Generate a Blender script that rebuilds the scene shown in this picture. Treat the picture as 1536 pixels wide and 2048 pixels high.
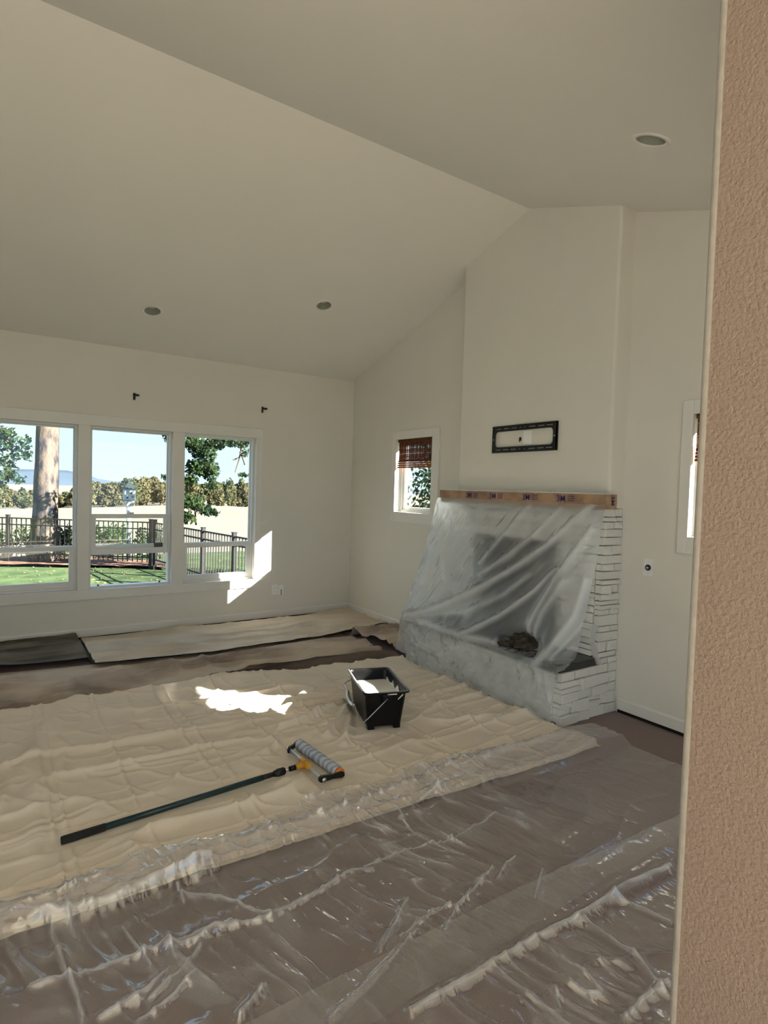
import bpy, bmesh, math, random
import numpy as np
from mathutils import Vector, Matrix
from mathutils.geometry import delaunay_2d_cdt

for o in list(bpy.data.objects):
    bpy.data.objects.remove(o)
SC = bpy.context.scene
COL = SC.collection

# ------------------------------------------------------------------ camera, sky, sun, exposure
FPX = 1165.85                      # focal length in pixels of the 1536 x 2048 frame
YAW, PITCH, ROLL = 0.594401, -0.0392777, -0.029374
CAM = np.array([-3.743, -6.282, 1.55])


def cam_rows():
    f = np.array([math.sin(YAW) * math.cos(PITCH), math.cos(YAW) * math.cos(PITCH), math.sin(PITCH)])
    r = np.array([math.cos(YAW), -math.sin(YAW), 0.0])
    d = np.cross(f, r)
    r2 = r * math.cos(ROLL) + d * math.sin(ROLL)
    d2 = -r * math.sin(ROLL) + d * math.cos(ROLL)
    return np.array([r2, d2, f])


CR = cam_rows()


def ray(u, v):
    return CR.T @ np.array([(u - 768) / FPX, (v - 1024) / FPX, 1.0])


def onz(u, v, z=0.0):
    d = ray(u, v)
    return CAM + d * ((z - CAM[2]) / d[2])


def ony(u, v, y=0.0):
    d = ray(u, v)
    return CAM + d * ((y - CAM[1]) / d[1])


def onx(u, v, x=0.0):
    d = ray(u, v)
    return CAM + d * ((x - CAM[0]) / d[0])


def proj(P):
    q = (np.asarray(P) - CAM) @ CR.T
    return 768 + FPX * q[..., 0] / q[..., 2], 1024 + FPX * q[..., 1] / q[..., 2]


cam_d = bpy.data.cameras.new('camera')
cam_o = bpy.data.objects.new('camera', cam_d)
COL.objects.link(cam_o)
cam_d.sensor_fit = 'VERTICAL'
cam_d.sensor_height = 32.0
cam_d.lens = FPX / 2048 * 32.0
cam_d.clip_start = 0.05
cam_d.clip_end = 5000
M3 = Matrix((CR[0], -CR[1], -CR[2])).transposed()
cam_o.matrix_world = Matrix.Translation(Vector(CAM)) @ M3.to_4x4()
SC.camera = cam_o

SUN_DIR = Vector((-1.078, 1.0, -0.755)).normalized()     # travel direction of the sunlight
SUN_EL = math.asin(-SUN_DIR.z)
SUN_STRENGTH = 19.0
SKY_STRENGTH = 0.55
EXPOSURE = 1.45

world = bpy.data.worlds.new('sky')
SC.world = world
world.use_nodes = True
wn = world.node_tree
wn.nodes.clear()
w_out = wn.nodes.new('ShaderNodeOutputWorld')
w_bg = wn.nodes.new('ShaderNodeBackground')
# clear autumn sky: pale at the horizon, deeper blue overhead
w_tc = wn.nodes.new('ShaderNodeTexCoord')
w_sep = wn.nodes.new('ShaderNodeSeparateXYZ')
w_sky = wn.nodes.new('ShaderNodeValToRGB')
w_sky.color_ramp.elements[0].position = 0.0
w_sky.color_ramp.elements[0].color = (0.66, 0.86, 0.98, 1)
w_sky.color_ramp.elements[1].position = 1.0
w_sky.color_ramp.elements[1].color = (0.26, 0.46, 0.90, 1)
e_ = w_sky.color_ramp.elements.new(0.35)
e_.color = (0.46, 0.72, 1.0, 1)
wn.links.new(w_tc.outputs['Generated'], w_sep.inputs[0])
wn.links.new(w_sep.outputs['Z'], w_sky.inputs[0])
w_bg.inputs['Strength'].default_value = SKY_STRENGTH
wn.links.new(w_sky.outputs[0], w_bg.inputs[0])
wn.links.new(w_bg.outputs[0], w_out.inputs[0])

sun_d = bpy.data.lights.new('sun', 'SUN')
sun_d.energy = SUN_STRENGTH
sun_d.angle = math.radians(0.53)
sun_d.color = (1.0, 0.93, 0.82)
sun_o = bpy.data.objects.new('sun', sun_d)
COL.objects.link(sun_o)
sun_o.rotation_euler = SUN_DIR.to_track_quat('-Z', 'Y').to_euler()
sun_o.location = (8, -8, 9)

vs = SC.view_settings
vs.view_transform = 'Standard'
vs.look = 'None'
vs.exposure = EXPOSURE
vs.gamma = 1.0
vs.use_curve_mapping = False

# ------------------------------------------------------------------ helpers
rng = np.random.default_rng(7)
random.seed(7)


class MB:
    """collects shapes and links them as ONE mesh object"""

    def __init__(self):
        self.v, self.f = [], []

    def add(self, vs, fs):
        n = len(self.v)
        self.v += [tuple(map(float, p)) for p in vs]
        self.f += [tuple(i + n for i in q) for q in fs]
        return self

    def box(self, x0, x1, y0, y1, z0, z1, M=None):
        p = [(x, y, z) for z in (z0, z1) for y in (y0, y1) for x in (x0, x1)]
        if M is not None:
            p = [M @ Vector(q) for q in p]
        return self.add(p, [(0, 2, 3, 1), (4, 5, 7, 6), (0, 1, 5, 4), (2, 6, 7, 3), (0, 4, 6, 2), (1, 3, 7, 5)])

    def tube(self, pts, r, n=10, cap=True):
        pts = [Vector(p) for p in pts]
        rr = r if isinstance(r, (list, tuple)) else [r] * len(pts)
        rings = []
        up = Vector((0, 0, 1))
        for i, p in enumerate(pts):
            a = pts[max(i - 1, 0)]
            b = pts[min(i + 1, len(pts) - 1)]
            t = (b - a).normalized()
            if abs(t.dot(up)) > 0.95:
                up = Vector((1, 0, 0))
            s = t.cross(up).normalized()
            w = s.cross(t).normalized()
            up = w
            rings.append([p + (s * math.cos(2 * math.pi * k / n) + w * math.sin(2 * math.pi * k / n)) * rr[i] for k in range(n)])
        return self.loft(rings, cap)

    def loft(self, rings, cap=True, closed=True):
        n = len(rings[0])
        vs, fs = [], []
        for r in rings:
            vs += list(r)
        for i in range(len(rings) - 1):
            for k in range(n if closed else n - 1):
                k2 = (k + 1) % n
                fs.append((i * n + k, i * n + k2, (i + 1) * n + k2, (i + 1) * n + k))
        if cap:
            fs.append(tuple(range(n - 1, -1, -1)))
            fs.append(tuple((len(rings) - 1) * n + k for k in range(n)))
        return self.add(vs, fs)

    def lathe(self, prof, n=24, c=(0, 0, 0), cap=True):
        rings = [[(c[0] + r * math.cos(2 * math.pi * k / n), c[1] + r * math.sin(2 * math.pi * k / n), c[2] + z) for k in range(n)] for r, z in prof]
        return self.loft(rings, cap)

    def build(self, name, material, parent=None, smooth=False, bevel=0.0):
        me = bpy.data.meshes.new(name)
        me.from_pydata(self.v, [], self.f)
        bm = bmesh.new()
        bm.from_mesh(me)
        bmesh.ops.recalc_face_normals(bm, faces=bm.faces)
        bm.to_mesh(me)
        bm.free()
        return link(name, me, material, parent, smooth, bevel)


def link(name, me, material, parent=None, smooth=False, bevel=0.0):
    if material is not None and not me.materials:
        me.materials.append(material)
    if smooth:
        me.polygons.foreach_set('use_smooth', [True] * len(me.polygons))
    o = bpy.data.objects.new(name, me)
    COL.objects.link(o)
    if parent is not None:
        o.parent = parent
    if bevel > 0:
        m = o.modifiers.new('bevel', 'BEVEL')
        m.width = bevel
        m.segments = 2
        m.limit_method = 'ANGLE'
    return o


def tag(o, label=None, cat=None, group=None, kind=None):
    if label:
        o['label'] = label
    if cat:
        o['category'] = cat
    if group:
        o['group'] = group
    if kind:
        o['kind'] = kind
    return o


def empty(name, loc=(0, 0, 0), rz=0.0):
    o = bpy.data.objects.new(name, None)
    o.empty_display_size = 0.1
    COL.objects.link(o)
    o.location = loc
    o.rotation_euler = (0, 0, rz)
    return o


def struct(o, label=None):
    o['kind'] = 'structure'
    if label:
        o['label'] = label
    return o


def slab(outer, holes, mapf, t):
    """flat slab from a 2D outline with holes; mapf(a, b, depth) -> xyz; depth 0 is the room side"""
    pts, edges = [], []
    for loop in [outer] + holes:
        n0 = len(pts)
        pts += [Vector(p) for p in loop]
        edges += [(n0 + i, n0 + (i + 1) % len(loop)) for i in range(len(loop))]
    vo, eo, fo, *_ = delaunay_2d_cdt(pts, edges, [], 0, 1e-6)

    def inside(p, poly):
        c = False
        for i in range(len(poly)):
            a, b = poly[i], poly[i - 1]
            if (a[1] > p[1]) != (b[1] > p[1]) and p[0] < (b[0] - a[0]) * (p[1] - a[1]) / (b[1] - a[1]) + a[0]:
                c = not c
        return c
    m = MB()
    n = len(vo)
    vs = [mapf(p[0], p[1], 0.0) for p in vo]
    fs = []
    for tri in fo:
        c = sum((vo[i] for i in tri), Vector((0, 0))) / 3
        if inside(c, outer) and not any(inside(c, h) for h in holes):
            fs.append(tuple(tri))
    if t > 0:
        vs += [mapf(p[0], p[1], t) for p in vo]
        from collections import Counter
        cnt = Counter()
        for tri in fs:
            for i in range(3):
                cnt[frozenset((tri[i], tri[(i + 1) % 3]))] += 1
        side = [tuple(e) for e, c in cnt.items() if c == 1]
        fs2 = [tuple(i + n for i in reversed(tri)) for tri in fs]
        fs = fs + fs2 + [(a, b, b + n, a + n) for a, b in side]
    return m.add(vs, fs)


def rect(a0, a1, b0, b1):
    return [(a0, b0), (a1, b0), (a1, b1), (a0, b1)]


def grid_mesh(name, P, material, parent=None, smooth=True):
    """P: (nv, nu, 3) array of vertices"""
    nv, nu = P.shape[:2]
    me = bpy.data.meshes.new(name)
    idx = np.arange(nv * nu).reshape(nv, nu)
    q = np.stack([idx[:-1, :-1], idx[:-1, 1:], idx[1:, 1:], idx[1:, :-1]], -1).reshape(-1, 4)
    me.vertices.add(nv * nu)
    me.vertices.foreach_set('co', P.reshape(-1).astype(np.float32))
    me.loops.add(q.size)
    me.loops.foreach_set('vertex_index', q.reshape(-1).astype(np.int32))
    me.polygons.add(len(q))
    me.polygons.foreach_set('loop_start', (np.arange(len(q)) * 4).astype(np.int32))
    me.polygons.foreach_set('use_smooth', np.ones(len(q), dtype=bool))
    me.update()
    me.validate()
    return link(name, me, material, parent, smooth)


# --- value noise on arrays
def _hash(i, j, s):
    h = np.sin(i * 127.1 + j * 311.7 + s * 74.7) * 43758.5453
    return h - np.floor(h)


def vn(x, y, s=0):
    i, j = np.floor(x), np.floor(y)
    fx, fy = x - i, y - j
    fx = fx * fx * fx * (fx * (fx * 6 - 15) + 10)
    fy = fy * fy * fy * (fy * (fy * 6 - 15) + 10)
    a, b = _hash(i, j, s), _hash(i + 1, j, s)
    c, d = _hash(i, j + 1, s), _hash(i + 1, j + 1, s)
    return (a * (1 - fx) + b * fx) * (1 - fy) + (c * (1 - fx) + d * fx) * fy


def fbm(x, y, s=0, o=4):
    r, a, t = 0, 1.0, 0
    for k in range(o):
        r = r + a * vn(x * 2 ** k, y * 2 ** k, s + k * 13)
        t += a
        a *= 0.5
    return r / t


def ridge(x, y, s=0):
    return 1 - np.abs(2 * vn(x, y, s) - 1)


def segdist(X, Y, pts):
    D = np.full(X.shape, 1e9)
    for (ax, ay), (bx, by) in zip(pts[:-1], pts[1:]):
        dx, dy = bx - ax, by - ay
        t = np.clip(((X - ax) * dx + (Y - ay) * dy) / (dx * dx + dy * dy + 1e-12), 0, 1)
        D = np.minimum(D, np.hypot(X - ax - t * dx, Y - ay - t * dy))
    return D


def fl(pts, z=0.02):
    return [tuple(onz(u, v, z)[:2]) for u, v in pts]


def lines(A, pos, w):
    r = 0
    for p in pos:
        r = r + np.exp(-np.abs((A - p) / w))
    return r


def main_h(X, Y):
    wx = X + 0.05 * (fbm(X * 1.6, Y * 1.6, 1) - 0.5)
    wy = Y + 0.10 * (fbm(X * 1.4, Y * 1.4, 2) - 0.5) + 0.03 * np.sin(X * 2.2)
    h = 0.020 * fbm(X * 1.5, Y * 2.2, 3)
    h += 0.032 * ridge(X * 0.9 + 0.4 * Y, wy * 4.2, 4) ** 8
    h += 0.026 * ridge(X * 2.2, wy * 9, 6) ** 7 * fbm(X * 2, Y * 2, 9)
    h += 0.018 * ridge(X * 5 + 3 * Y, wy * 6, 8) ** 7 * fbm(X * 3, Y * 2, 12)
    h += 0.013 * lines(wx, [-3.52, -3.47, -3.17, -2.78, -2.70, -2.36, -1.95, -1.50, -1.1], 0.008)
    h += 0.011 * lines(wy, [-2.15, -2.42, -2.72, -3.0, -3.26, -3.52, -3.80], 0.009)
    # bunched up towards the paint bucket
    bx, by = -1.84, -3.05
    r = np.hypot(X - bx, (Y - by) * 1.2) + 1e-4
    an = np.arctan2(Y - by, X - bx)
    side = np.clip(-np.cos(an) * 1.6 - 0.1, 0, 1)
    h += side * 0.02 * np.exp(-r / 0.34) * (ridge(an * 5.2 + 0.3, r * 1.2, 14) ** 2) * np.clip(r / 0.08, 0, 1)
    # a long soft fold in the left part
    for pts, a, w in (([(165, 1405), (80, 1465), (70, 1560), (75, 1700)], 0.022, 0.05), ([(250, 1400), (262, 1440), (275, 1480)], 0.012, 0.03),
                      ([(100, 1460), (130, 1500), (120, 1560)], 0.016, 0.03), ([(0, 1620), (60, 1520), (90, 1465)], 0.02, 0.04),
                      ([(480, 1470), (600, 1445), (700, 1420)], 0.018, 0.035), ([(260, 1490), (420, 1465), (560, 1435)], 0.012, 0.03),
                      ([(560, 1500), (620, 1470), (690, 1430)], 0.020, 0.03), ([(840, 1490), (900, 1520), (960, 1555)], 0.012, 0.03),
                      ([(704, 1402), (660, 1404), (600, 1416), (540, 1432)], 0.042, 0.022), ([(704, 1406), (660, 1424), (610, 1448), (560, 1462)], 0.046, 0.020),
                      ([(706, 1412), (685, 1440), (655, 1474)], 0.040, 0.022), ([(700, 1398), (650, 1394), (600, 1398)], 0.030, 0.022), ([(708, 1420), (700, 1450), (690, 1490)], 0.026, 0.026)):
        h += a * np.exp(-(segdist(X, Y, fl(pts)) / w) ** 2)
    # pressed flat under the bucket
    ca, sa = math.cos(-0.323), math.sin(-0.323)
    lx_ = (X + 1.605) * ca + (Y + 3.095) * sa
    ly_ = -(X + 1.605) * sa + (Y + 3.095) * ca
    k = np.clip((np.maximum(np.abs(lx_) - 0.12, np.abs(ly_) - 0.22)) / 0.06, 0, 1)
    h = h * k + 0.016 * (1 - k)
    # and under the roller and its pole
    d = np.minimum(segdist(X, Y, [(-3.52, -3.585), (-2.30, -3.485)]), np.minimum(segdist(X, Y, [(-2.285, -3.23), (-2.225, -3.71)]), segdist(X, Y, [(-2.345, -3.26), (-2.30, -3.72)])))
    k = np.clip((d - 0.035) / 0.05, 0, 1)
    return h * k + 0.014 * (1 - k)


# ------------------------------------------------------------------ materials
MATS = {}


def add_wrinkle(nt, b, src, strength):
    mp = nt.nodes.new('ShaderNodeMapping')
    mp.inputs['Scale'].default_value = (0.8, 1.9, 1.0)
    nt.links.new(src, mp.inputs[0])
    n = nt.nodes.new('ShaderNodeTexNoise')
    n.noise_type = 'RIDGED_MULTIFRACTAL'
    n.inputs['Scale'].default_value = 2.6
    n.inputs['Detail'].default_value = 5
    n.inputs['Roughness'].default_value = 0.55
    n.inputs['Distortion'].default_value = 0.4
    nt.links.new(mp.outputs[0], n.inputs['Vector'])
    bp = nt.nodes.new('ShaderNodeBump')
    bp.inputs['Strength'].default_value = strength
    bp.inputs['Distance'].default_value = 0.02
    nt.links.new(n.outputs['Fac'], bp.inputs['Height'])
    if b.inputs['Normal'].is_linked:
        nt.links.new(b.inputs['Normal'].links[0].from_socket, bp.inputs['Normal'])
    nt.links.new(bp.outputs[0], b.inputs['Normal'])


def mat(name, col, rough=0.6, spec=0.3, metal=0.0, var=0.0, vscale=8.0, bump=0.0, bscale=60.0, col2=None, detail=4.0, stretch=None, ramp=None, wrinkle=0.0):
    m = bpy.data.materials.new(name)
    m.use_nodes = True
    nt = m.node_tree
    b = nt.nodes['Principled BSDF']
    b.inputs['Base Color'].default_value = (*col, 1)
    b.inputs['Roughness'].default_value = rough
    b.inputs['Specular IOR Level'].default_value = spec
    b.inputs['Metallic'].default_value = metal
    tc = nt.nodes.new('ShaderNodeTexCoord')
    src = tc.outputs['Object']
    if stretch:
        mp = nt.nodes.new('ShaderNodeMapping')
        mp.inputs['Scale'].default_value = stretch
        nt.links.new(src, mp.inputs[0])
        src = mp.outputs[0]
    if var > 0 or col2:
        n = nt.nodes.new('ShaderNodeTexNoise')
        n.inputs['Scale'].default_value = vscale
        n.inputs['Detail'].default_value = detail
        nt.links.new(src, n.inputs['Vector'])
        r = nt.nodes.new('ShaderNodeValToRGB')
        lo, hi = ramp or (0.35, 0.65)
        r.color_ramp.elements[0].position = lo
        r.color_ramp.elements[1].position = hi
        c2 = col2 or tuple(max(0, c * (1 - var)) for c in col)
        r.color_ramp.elements[0].color = (*c2, 1)
        r.color_ramp.elements[1].color = (*col, 1)
        nt.links.new(n.outputs['Fac'], r.inputs[0])
        nt.links.new(r.outputs[0], b.inputs['Base Color'])
    if bump > 0:
        n2 = nt.nodes.new('ShaderNodeTexNoise')
        n2.inputs['Scale'].default_value = bscale
        n2.inputs['Detail'].default_value = 3
        nt.links.new(src, n2.inputs['Vector'])
        bp = nt.nodes.new('ShaderNodeBump')
        bp.inputs['Strength'].default_value = bump
        bp.inputs['Distance'].default_value = 0.01
        nt.links.new(n2.outputs['Fac'], bp.inputs['Height'])
        nt.links.new(bp.outputs[0], b.inputs['Normal'])
    if wrinkle > 0:
        add_wrinkle(nt, b, src, wrinkle)
    MATS[name] = m
    return m


M_WALL = mat('wall_paint', (0.80, 0.77, 0.705), 0.75, 0.2, var=0.03, vscale=1.5, bump=0.04, bscale=90)
M_CEIL = mat('ceiling_paint', (0.82, 0.79, 0.735), 0.85, 0.1, var=0.02, vscale=1.2, bump=0.04, bscale=70)
M_TRIM = mat('trim_paint', (0.82, 0.80, 0.76), 0.4, 0.4, var=0.02)
M_VINYL = mat('window_vinyl', (0.80, 0.80, 0.79), 0.35, 0.4, var=0.02)
M_TAN = mat('tan_wall_paint', (0.26, 0.19, 0.15), 0.8, 0.2, var=0.08, vscale=160, bump=0.5, bscale=150, detail=2)
M_CARPET = mat('carpet', (0.32, 0.25, 0.245), 0.95, 0.05, var=0.18, vscale=220, bump=0.35, bscale=300)
M_GAP = mat('dark_subfloor', (0.03, 0.022, 0.018), 0.9, 0.1, var=0.3)
M_STONE = mat('painted_stone', (0.82, 0.81, 0.77), 0.7, 0.25, var=0.07, vscale=9, bump=0.35, bscale=28)
M_JOINT_SHADE = mat('stone_backing', (0.20, 0.19, 0.175), 0.9, 0.1, var=0.3, vscale=20)  # backing darkened to stand for shade in the stone joints
M_SLAB = mat('hearth_slate', (0.045, 0.043, 0.042), 0.35, 0.4, var=0.3, vscale=14)
M_FIREBOX = mat('firebox_black', (0.006, 0.006, 0.007), 0.55, 0.3, var=0.3)
M_FBGLASS = mat('fireplace_glass', (0.004, 0.004, 0.005), 0.15, 0.5)
M_BLACK = mat('black_metal', (0.008, 0.008, 0.009), 0.4, 0.4, var=0.2)
M_BLACKP = mat('black_plastic', (0.004, 0.004, 0.005), 0.3, 0.3, var=0.2)
M_WHITEP = mat('white_plastic', (0.90, 0.90, 0.88), 0.4, 0.4)
M_PAINT = mat('wet_paint', (0.84, 0.83, 0.79), 0.12, 0.5, var=0.03)
M_CHROME = mat('chrome', (0.62, 0.62, 0.62), 0.22, 0.5, metal=1.0)
M_STEEL = mat('satin_steel', (0.55, 0.55, 0.55), 0.35, 0.5, metal=0.85)
M_POLE = mat('pole_green', (0.012, 0.040, 0.045), 0.3, 0.5, var=0.4, vscale=30)
M_GRIP = mat('dark_rubber', (0.02, 0.021, 0.02), 0.6, 0.3, var=0.3)
M_YELLOW = mat('yellow_plastic', (0.72, 0.36, 0.03), 0.45, 0.4, var=0.2)
M_ORANGE = mat('orange_plastic', (0.75, 0.22, 0.04), 0.45, 0.4)
M_CANVAS = mat('canvas', (0.83, 0.735, 0.62), 0.9, 0.1, var=0.07, vscale=5, bump=0.12, bscale=260, wrinkle=0.5)
M_CANVAS2 = mat('canvas_far', (0.76, 0.67, 0.55), 0.9, 0.1, col2=(0.58, 0.49, 0.395), vscale=1.7, bump=0.15, bscale=200, ramp=(0.3, 0.7), wrinkle=0.6)
M_CANVAS3 = mat('canvas_stained', (0.64, 0.54, 0.44), 0.9, 0.1, col2=(0.27, 0.21, 0.175), vscale=1.5, bump=0.15, bscale=200, stretch=(0.8, 1.0, 1), ramp=(0.36, 0.58), detail=6, wrinkle=0.9)
M_CANVAS4 = mat('canvas_olive', (0.21, 0.185, 0.14), 0.9, 0.1, col2=(0.06, 0.055, 0.042), vscale=3.0, bump=0.15, bscale=200, stretch=(0.6, 2.0, 1), wrinkle=0.9)
M_PAPER = mat('masking_paper', (0.44, 0.29, 0.18), 0.7, 0.25, col2=(0.25, 0.15, 0.10), vscale=9, ramp=(0.3, 0.6), bump=0.2, bscale=40)
M_INK = mat('purple_ink', (0.07, 0.045, 0.16), 0.6, 0.2)
M_BAMBOO = mat('woven_bamboo', (0.16, 0.055, 0.022), 0.7, 0.2, col2=(0.07, 0.022, 0.010), vscale=30, stretch=(1, 1, 6))
M_BAMBOOF = mat('bamboo_fold', (0.36, 0.14, 0.06), 0.7, 0.2, col2=(0.20, 0.07, 0.03), vscale=30, stretch=(1, 1, 6))
M_RAG = mat('rag_cloth', (0.085, 0.072, 0.055), 0.9, 0.1, col2=(0.04, 0.034, 0.027), vscale=25)
M_CAN = mat('can_light_baffle', (0.36, 0.37, 0.31), 0.5, 0.3)
M_BULB = mat('bulb_glass', (0.65, 0.65, 0.62), 0.3, 0.4)
M_LAWN = mat('lawn_grass', (0.075, 0.108, 0.050), 0.95, 0.05, col2=(0.040, 0.064, 0.028), vscale=2.2, detail=10, bump=0.4, bscale=40)
M_FIELD = mat('dry_field', (0.19, 0.172, 0.14), 0.95, 0.05, var=0.15, vscale=0.15, detail=8)
M_HILL = mat('hill_haze_blue', (0.050, 0.070, 0.098), 0.95, 0.0, var=0.12, vscale=0.02)  # distance haze put into the base colour as blue
M_MULCH = mat('leaf_litter', (0.20, 0.12, 0.085), 0.95, 0.05, col2=(0.07, 0.045, 0.035), vscale=9, detail=8, bump=0.6, bscale=30)
M_BARK = mat('tree_bark', (0.11, 0.085, 0.07), 0.95, 0.05, col2=(0.024, 0.024, 0.030), vscale=3.0, detail=10, bump=1.0, bscale=14, stretch=(2.5, 2.5, 1.0), ramp=(0.38, 0.58))
M_TWIG = mat('twig_bark', (0.10, 0.08, 0.06), 0.9, 0.1, var=0.3)
M_FENCE = mat('fence_metal', (0.022, 0.020, 0.022), 0.5, 0.3, var=0.3)
M_BHOUSE = mat('birdhouse_paint', (0.40, 0.43, 0.48), 0.6, 0.2, var=0.1, vscale=20)
M_BROOF = mat('birdhouse_roof', (0.014, 0.024, 0.026), 0.6, 0.2, var=0.3, vscale=20)
M_SIDING = mat('siding', (0.55, 0.53, 0.48), 0.8, 0.2, var=0.05)
M_CONC = mat('patio_concrete', (0.40, 0.38, 0.35), 0.9, 0.1, var=0.15)


def leaf_mat(name, c1, c2):
    m = bpy.data.materials.new(name)
    m.use_nodes = True
    nt = m.node_tree
    nt.nodes.clear()
    out = nt.nodes.new('ShaderNodeOutputMaterial')
    mx = nt.nodes.new('ShaderNodeMixShader')
    mx.inputs[0].default_value = 0.35
    d = nt.nodes.new('ShaderNodeBsdfDiffuse')
    t = nt.nodes.new('ShaderNodeBsdfTranslucent')
    tc = nt.nodes.new('ShaderNodeTexCoord')
    n = nt.nodes.new('ShaderNodeTexNoise')
    n.inputs['Scale'].default_value = 1.7
    n.inputs['Detail'].default_value = 6
    r = nt.nodes.new('ShaderNodeValToRGB')
    r.color_ramp.elements[0].position = 0.38
    r.color_ramp.elements[1].position = 0.62
    r.color_ramp.elements[0].color = (*c1, 1)
    r.color_ramp.elements[1].color = (*c2, 1)
    nt.links.new(tc.outputs['Object'], n.inputs['Vector'])
    nt.links.new(n.outputs['Fac'], r.inputs[0])
    for s in (d, t):
        nt.links.new(r.outputs[0], s.inputs['Color'])
    nt.links.new(d.outputs[0], mx.inputs[1])
    nt.links.new(t.outputs[0], mx.inputs[2])
    nt.links.new(mx.outputs[0], out.inputs[0])
    MATS[name] = m
    return m


M_LEAF1 = leaf_mat('oak_leaves', (0.016, 0.034, 0.020), (0.045, 0.07, 0.028))
M_LEAF2 = leaf_mat('autumn_leaves', (0.065, 0.068, 0.036), (0.135, 0.118, 0.068))
M_LEAF3 = leaf_mat('green_leaves', (0.045, 0.058, 0.033), (0.095, 0.102, 0.055))
M_LEAF4 = leaf_mat('shrub_leaves', (0.035, 0.055, 0.035), (0.085, 0.11, 0.055))
M_LEAF5 = leaf_mat('fallen_leaves', (0.22, 0.12, 0.05), (0.30, 0.22, 0.10))


def schlick(nt, f0, normal=None):
    """two-sided Fresnel for thin sheets (no total reflection on the far side)"""
    lw = nt.nodes.new('ShaderNodeLayerWeight')
    lw.inputs['Blend'].default_value = 0.5
    pw = nt.nodes.new('ShaderNodeMath')
    pw.operation = 'POWER'
    pw.inputs[1].default_value = 5.0
    ma = nt.nodes.new('ShaderNodeMath')
    ma.operation = 'MULTIPLY_ADD'
    ma.inputs[1].default_value = 1 - f0
    ma.inputs[2].default_value = f0
    nt.links.new(lw.outputs['Facing'], pw.inputs[0])
    nt.links.new(pw.outputs[0], ma.inputs[0])
    return lw, ma


def thin_glass(name, tint=(0.96, 0.98, 0.97), refl=1.0):
    m = bpy.data.materials.new(name)
    m.use_nodes = True
    nt = m.node_tree
    nt.nodes.clear()
    out = nt.nodes.new('ShaderNodeOutputMaterial')
    mx = nt.nodes.new('ShaderNodeMixShader')
    lw, fr = schlick(nt, 0.035)
    tr = nt.nodes.new('ShaderNodeBsdfTransparent')
    tr.inputs[0].default_value = (*tint, 1)
    gl = nt.nodes.new('ShaderNodeBsdfGlossy')
    gl.inputs['Roughness'].default_value = 0.01
    nt.links.new(fr.outputs[0], mx.inputs[0])
    nt.links.new(tr.outputs[0], mx.inputs[1])
    nt.links.new(gl.outputs[0], mx.inputs[2])
    nt.links.new(mx.outputs[0], out.inputs[0])
    MATS[name] = m
    return m


M_GLASS = thin_glass('window_glass')


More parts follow.
